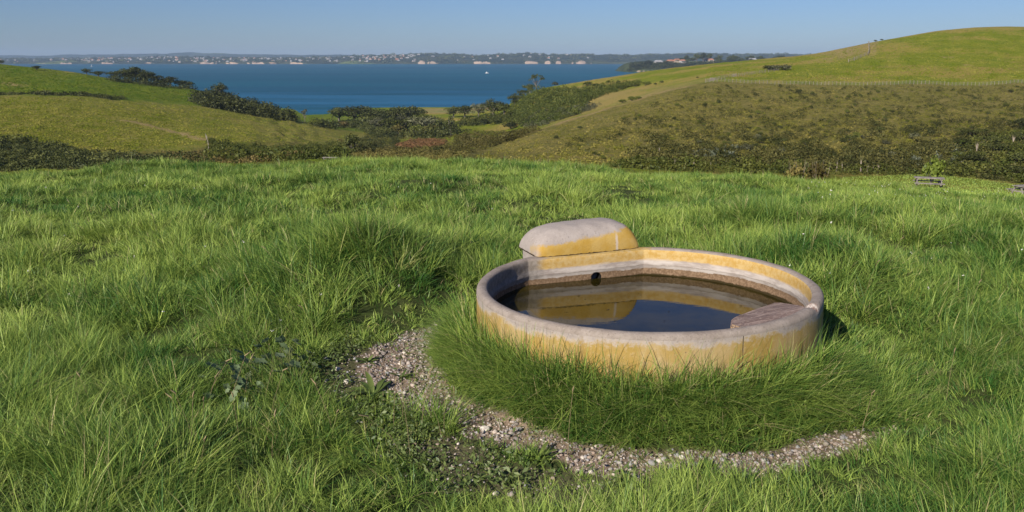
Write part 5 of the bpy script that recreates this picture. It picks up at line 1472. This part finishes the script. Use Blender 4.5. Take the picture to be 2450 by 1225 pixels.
    ld = np.where(collar > 0.5, ang + 1.0 * rng.normal(size=n), ld)
    edge = sstep(1.40, 1.48, r_) * (1 - sstep(1.7, 1.95, r_)) * (a2 > 85) * (a2 < 345)
    ld = np.where((edge > 0.4) & (a2 > 200) & (rng.random(n) < 0.45) & (collar < 0.5), ang + math.pi + 0.6 * rng.normal(size=n), ld)
    lean = np.clip(0.12 + 0.25 * out_w + 0.55 * tlean[t] + 0.12 * rng.normal(size=n), 0, 0.88)
    bend = np.clip(rng.normal(0.50, 0.32, n), 0.0, 1.2)
    lean = np.where(collar > 0.5, np.clip(rng.normal(0.38, 0.28, n), 0, .88), lean)
    up_ = rng.random(n) < 0.07
    lean = np.where(up_, lean * 0.3, lean); bend = np.where(up_, bend * 0.4, bend); h = np.where(up_, h * 1.15, h)
    w = rng.uniform(wmin, wmax, n)
    leaf = np.clip(0.43 + 0.20 * rng.normal(size=n) + thue[t] + 0.34 * fbm(xx / 2.4, yy / 2.4 + 9, 2), 0, 1)
    dry = np.clip((rng.random(n) < 0.028) * rng.uniform(0.35, 0.95, n) + tdry[t], 0, 1)
    B = blades(xx, yy, h, w, ld, lean, bend, levels)
    # keep clear of the trough wall and the lid
    rr = np.hypot(B[..., 0] - TC[0], B[..., 1] - TC[1])
    lx = (B[..., 0] - TC[0]) * ux + (B[..., 1] - TC[1]) * uy; ly = (B[..., 0] - TC[0]) * math.cos(A0) + (B[..., 1] - TC[1]) * math.sin(A0)
    bad = ((rr < 1.006) & (B[..., 2] < 0.47)) | ((np.abs(lx) < 0.44) & (ly > 0) & (ly < 1.26) & (B[..., 2] < 0.68))
    ok = ~bad.any(1)
    me = blades_mesh(name, B[ok], leaf[ok], dry[ok], levels)
    o = link(name, me, M_grass); tag(o, label, 'grass', kind='stuff')
    return o
sward(1.9, 5.2, 370, 26, 0.28, 0.0022, 0.0054, 0.040, 4, 'grass', 'long tangled green grass round the trough')
sward(5.2, 9.5, 195, 26, 0.27, 0.0030, 0.0068, 0.055, 3, 'grass', 'long tussocky green grass behind the trough')
sward(9.5, 19.5, 100, 26, 0.21, 0.0044, 0.0090, 0.072, 3, 'grass', 'green paddock grass out to the crest')
# the mown terrace beyond, short grass
P, _ = scatter_poly([(1990, 440), (2020, 424), (2100, 414), (2240, 409), (2460, 440), (2460, 500), (2300, 480), (2150, 462)], 16000, 20)
n = len(P)
B = blades(P[:, 0], P[:, 1], rng.uniform(0.04, 0.12, n), rng.uniform(0.02, 0.05, n), rng.uniform(0, 6.28, n), rng.uniform(0, .5, n), rng.uniform(0, .6, n), 2)
tag(link('terrace_grass', blades_mesh('terrace_grass', B, np.clip(rng.normal(0.6, 0.25, n), 0, 1), 0.0 * P[:, 0], 2), M_grass), 'short grass of the lower terrace', 'grass', kind='stuff')
# thick drooping skirt of grass on the turf round the trough, in untidy tufts
nt_ = 820
ta = rng.uniform(math.radians(172), math.radians(330), nt_); tad = np.degrees(ta)
tq = 1.04 + rng.random(nt_) ** 0.85 * (0.20 + 0.24 * sstep(300, 322, tad) - 0.05 * (1 - sstep(215, 245, tad)) + 0.04 * fbm(ta * 7, ta * 0, 2))
th_ = rng.uniform(0.55, 1.35, nt_); tdr = ta + rng.normal(size=nt_) * 0.95; thu = 0.20 * rng.normal(size=nt_); tln = np.clip(rng.normal(0.40, 0.28, nt_), 0, 0.85)
t = np.repeat(np.arange(nt_), rng.poisson(22, nt_)); n = len(t)
bx_ = TC[0] + tq[t] * np.cos(ta[t]) + 0.024 * rng.normal(size=n); by_ = TC[1] + tq[t] * np.sin(ta[t]) + 0.024 * rng.normal(size=n)
h = np.clip((0.24 - 0.36 * (tq[t] - 1.03)) * th_[t] * rng.uniform(0.6, 1.2, n), 0.05, 0.4)
B = blades(bx_, by_, h, rng.uniform(0.0028, 0.0064, n), tdr[t] + 0.75 * rng.normal(size=n), np.clip(tln[t] + 0.15 * rng.normal(size=n), 0, .88), np.clip(rng.normal(0.55, 0.33, n), 0, 1.2), 4)
rr = np.hypot(B[..., 0] - TC[0], B[..., 1] - TC[1]); ok = (rr > 1.005).all(1)
tag(link('grass', blades_mesh('grass', B[ok], np.clip(0.40 + thu[t] + rng.normal(0, 0.2, n), 0, 1)[ok], ((rng.random(n) < 0.05) * 0.8)[ok], 4), M_grass), 'thick drooping skirt of grass between the trough and the gravel', 'grass', kind='stuff')
# denser standing blades right against the wall
n = 900
a_ = rng.uniform(math.radians(165), math.radians(372), n); q_ = rng.uniform(1.025, 1.12, n)
h = 0.20 + 0.17 * rng.random(n) ** 3 + 0.05 * noise2(a_ * 9, a_ * 0)
B = blades(TC[0] + q_ * np.cos(a_), TC[1] + q_ * np.sin(a_), h, rng.uniform(0.004, 0.008, n), a_ + rng.normal(size=n) * 1.1, np.clip(rng.normal(0.15, 0.2, n), 0, .7), np.clip(rng.normal(0.25, 0.25, n), 0, .8), 4)
rr = np.hypot(B[..., 0] - TC[0], B[..., 1] - TC[1]); ok = (rr > 1.005).all(1)
tag(link('grass', blades_mesh('grass', B[ok], np.clip(rng.normal(0.4, 0.25, n), 0, 1)[ok], ((rng.random(n) < 0.1) * 0.8)[ok], 4), M_grass), 'grass blades standing up against the trough wall', 'grass', kind='stuff')

# ------------------------------------------------------------------ weeds
M_weed = leafy('weed_leaf', (0.060, 0.105, 0.018), (0.150, 0.200, 0.040), trans=0.3, gloss=0.05, per_object=False)
n = 90000
x = rng.uniform(-1.6, 1.2, n); y = rng.uniform(2.7, 6.0, n)
k = rng.random(n) < np.clip(weed_mask(x, y) * (1 - ring_mask(x, y)) * (0.42 + 1.1 * noise2(x * 3.1, y * 3.1) + 0.5 * noise2(x * 11, y * 11)) + 0.05 * ring_mask(x, y), 0, 0.9); x, y = x[k], y[k]
n = len(x)
Pw = np.stack([x, y, ground_z(x, y) + rng.uniform(0.005, 0.055, n)], -1)
Vw_, qw = leaf_cards(Pw, np.tile([0.0, -0.3, 0.9], (n, 1)), rng.uniform(0.006, 0.020, n), 0.9, rng, 1.7)
me = mesh_np('weeds', Vw_, [qw]); set_attr(me, 'leaf', np.repeat(rng.random(n), 4))
tag(link('weeds', me, M_weed), 'low small leaved weeds creeping over the trodden ground', 'weeds', kind='stuff')
# plantain rosettes
def rosette_mesh(name, n, length, width, seed, lift=0.5):
    r = np.random.default_rng(seed); Vv, Fq, base = [], [], 0; lf = []
    for i in range(n):
        a = i * 2.4 + r.normal() * 0.2; e = np.clip(r.normal(lift, 0.25), 0.05, 1.3); L_ = length * r.uniform(0.7, 1.2)
        d = np.array([math.cos(a) * math.cos(e), math.sin(a) * math.cos(e), math.sin(e)]); s = np.array([-math.sin(a), math.cos(a), 0])
        for k in range(6):
            u = k / 5; wd = width * (math.sin(math.pi * min(1, u ** 0.8)) * 0.95 + 0.08)
            c = d * L_ * u + np.array([0, 0, -0.35 * L_ * u * u])
            Vv += [c - s * wd, c + np.array([0, 0, -0.3 * wd]), c + s * wd]; lf += [r.random()] * 3 if k == 0 else [lf[-1]] * 3
        for k in range(5):
            b = base + 3 * k; Fq += [[b, b + 1, b + 4, b + 3], [b + 1, b + 2, b + 5, b + 4]]
        base += 18
    me = mesh_np(name, np.array(Vv), [np.array(Fq)], True); set_attr(me, 'leaf', np.array(lf)); return me
for kx, (px, py, s, l) in enumerate([(895, 945, 1.25, 'leafy green plantain rosette right of the large pale stone'), (960, 905, 0.6, 'small plantain on the gravel above the larger rosette'), (880, 868, 0.7, 'low plantain between gravel and tall grass'), (1290, 1098, 0.8, 'toothed green weed at the near edge of the gravel'), (2080, 1032, 0.6, 'small weed growing at the right end of the gravel path'), (1690, 1118, 0.5, 'tiny weed among the stones in front of the trough')]):
    o = link('plantain', rosette_mesh('plantain', 16, 0.16, 0.013, 300 + kx), M_weed, None, spot(px, py)); o.scale = (s, s, s); o.rotation_euler = (0, 0, kx)
    tag(o, l, 'weed')
# mallow with round lobed leaves
M_mallow = leafy('mallow_leaf', (0.16, 0.235, 0.110), (0.26, 0.33, 0.180), trans=0.4, gloss=0.02, per_object=False)
M_stem = mottled('weed_stem', (0.07, 0.09, 0.03), (0.11, 0.13, 0.05), 20, 0.8, 0)
def mallow(px, py, s, n, seed, label):
    r = np.random.default_rng(seed); t = empty('mallow', spot(px, py), r.uniform(0, 6), (s, s, s)); tag(t, label, 'weed')
    Vv, Ff, lf, paths, base = [], [], [], [], 0
    for i in range(n):
        a = r.uniform(0, 6.28); q = 0.24 * math.sqrt(r.random()); c = np.array([q * math.cos(a), q * math.sin(a), r.uniform(0.10, 0.27) - 0.3 * q])
        nrm = np.array([0.5 * math.cos(a), 0.5 * math.sin(a) - 0.5, 1.0]) + 0.3 * r.normal(size=3); nrm /= np.linalg.norm(nrm)
        e1 = np.cross(nrm, [0, 0.2, 1]); e1 /= np.linalg.norm(e1); e2 = np.cross(nrm, e1); R_ = r.uniform(0.022, 0.048)
        Vv.append(c - nrm * 0.006); m_ = 21
        for k in range(m_):
            th_ = 6.283 * k / m_; q2 = R_ * (0.82 + 0.18 * math.cos(5 * th_)) * (0.55 if k == 0 else 1)
            Vv.append(c + (e1 * math.cos(th_) + e2 * math.sin(th_)) * q2 + nrm * 0.005 * math.cos(10 * th_))
        for k in range(m_): Ff.append([base, base + 1 + k, base + 1 + (k + 1) % m_])
        lf += [r.random()] * (m_ + 1); base += m_ + 1
        paths.append(([[0.2 * c[0], 0.2 * c[1], 0], [0.6 * c[0], 0.6 * c[1], 0.7 * c[2]], c - nrm * 0.006], [0.003, 0.0025, 0.0015]))
    me = mesh_np('leaves', np.array(Vv), [np.array(Ff)], False); set_attr(me, 'leaf', np.array(lf)); link('leaves', me, M_mallow, t)
    V2, q2 = tube_np(paths, 4); link('stem', mesh_np('stem', V2, [q2], True), M_stem, t)
mallow(670, 905, 0.9, 30, 1, 'blue green mallow plant with rounded leaves, the taller clump near the pale stone')
mallow(545, 935, 0.8, 22, 2, 'blue green mallow plant farther from the path, deep in the grass')
mallow(600, 975, 0.6, 14, 3, 'smallest mallow plant, in front of the two larger ones')
# seed heads and small white flowers
paths, heads = [], []
for k in range(46):
    if k < 18: px, py = rng.uniform(450, 1180), rng.uniform(940, 1150)
    else: px, py = rng.uniform(100, 2350), rng.uniform(560, 1120)
    p, ok = hit([px], [py]); p = p[0]
    if math.hypot(p[0] - TC[0], p[1] - TC[1]) < 1.45: continue
    h = rng.uniform(0.18, 0.34); l = rng.normal(size=2) * 0.05
    e = p + np.array([l[0], l[1], h]); paths.append(([p, p * 0.5 + e * 0.5 - np.array([l[0], l[1], 0]) * 0.15, e], [0.0011, 0.001, 0.0009]))
    heads.append(([e - [0, 0, .002], e + [0, 0, .008], e + [l[0] * .2, l[1] * .2, .020], e + [l[0] * .3, l[1] * .3, .028]], [0.0015, 0.0038, 0.0032, 0.001]))
M_seed = mottled('seed_head_brown', (0.19, 0.15, 0.08), (0.31, 0.25, 0.14), 60, 0.9, 0)
V1, q1 = tube_np(paths, 4); V2, q2 = tube_np(heads, 5)
me = mesh_np('seed_heads', np.concatenate([V1, V2]), [q1, q2 + len(V1)], True)
tag(link('seed_heads', me, M_seed), 'thin stalks with small brown seed heads rising out of the grass', 'seed heads', kind='stuff')
M_flower = mottled('clover_white', (0.60, 0.58, 0.52), (0.74, 0.72, 0.68), 60, 0.9, 0)
pts = []
for k in range(110):
    px, py = (rng.uniform(1900, 2450), rng.uniform(478, 505)) if k < 60 else (rng.uniform(0, 2450), rng.uniform(450, 900))
    pts.append((px, py))
P, ok = hit(np.array(pts)[:, 0], np.array(pts)[:, 1]); P = P[ok & (np.hypot(P[:, 0] - TC[0], P[:, 1] - TC[1]) > 1.6)]
P[:, 2] += rng.uniform(0.16, 0.3, len(P))
Q = np.repeat(P, 6, 0) + 0.004 * rng.normal(size=(6 * len(P), 3)); d = rng.normal(size=Q.shape); d[:, 2] = abs(d[:, 2])
V1, q1 = leaf_cards(Q, d, 0.009, 0.5)
tag(link('clover_flowers', mesh_np('clover_flowers', V1, [q1]), M_flower), 'small white clover flowers scattered through the paddock grass', 'flowers', kind='stuff')
M_drybush = leafy('dry_bush_leaf', (0.085, 0.078, 0.026), (0.215, 0.175, 0.062), trans=0.25, gloss=0)
M_twig = mottled('twig_bark', (0.22, 0.18, 0.13), (0.34, 0.29, 0.22), 6, 0.9, 0)
# brown bushes standing just past the crest
def twig_bush(px, D, wpx, hpx, label, seed, mat):
    r = np.random.default_rng(seed); p, _ = at_depth(px, D); sc = D / F; w, h = wpx * sc, hpx * sc
    t = plant(p, w, h, 'bush', mat, 'dry_bush', label, 'bush')
    ps = []
    for k in range(14):
        a = r.uniform(0, 6.28); q = 0.42 * math.sqrt(r.random()); hh = r.uniform(0.55, 0.88)
        ps.append(([[q * .3 * math.cos(a), q * .3 * math.sin(a), 0], [q * .8 * math.cos(a), q * .8 * math.sin(a), hh * .5], [q * math.cos(a) + .04 * r.normal(), q * math.sin(a), hh]], [.012, .008, .003]))
    V_, q_ = tube_np(ps, 4); link('twigs', mesh_np('twigs', V_, [q_]), M_twig, t)
twig_bush(1903, 42, 60, 88, 'tall twiggy brown bush, left one of the pair just past the paddock crest', 3, M_drybush)
twig_bush(1955, 44, 66, 80, 'leafier brown bush, right one of the pair just past the paddock crest', 4, M_drybush)

# ------------------------------------------------------------------ air
bm = bmesh.new(); bx(bm, (-9500, -60, SEA - 12), (9500, 12900, 110))
hz = bm_obj('haze', bm, None)
m, n, o = mat_new('haze_air'); N = NT(n)
v = N.node('ShaderNodeVolumePrincipled')
v.inputs['Color'].default_value = (0.50, 0.70, 1.0, 1); v.inputs['Density'].default_value = 0.000058; v.inputs['Anisotropy'].default_value = 0.0
N.link(v.outputs[0], o.inputs['Volume'])
hz.data.materials.append(m)
tag(hz, 'thin bluish haze over the bay', 'haze', kind='stuff')
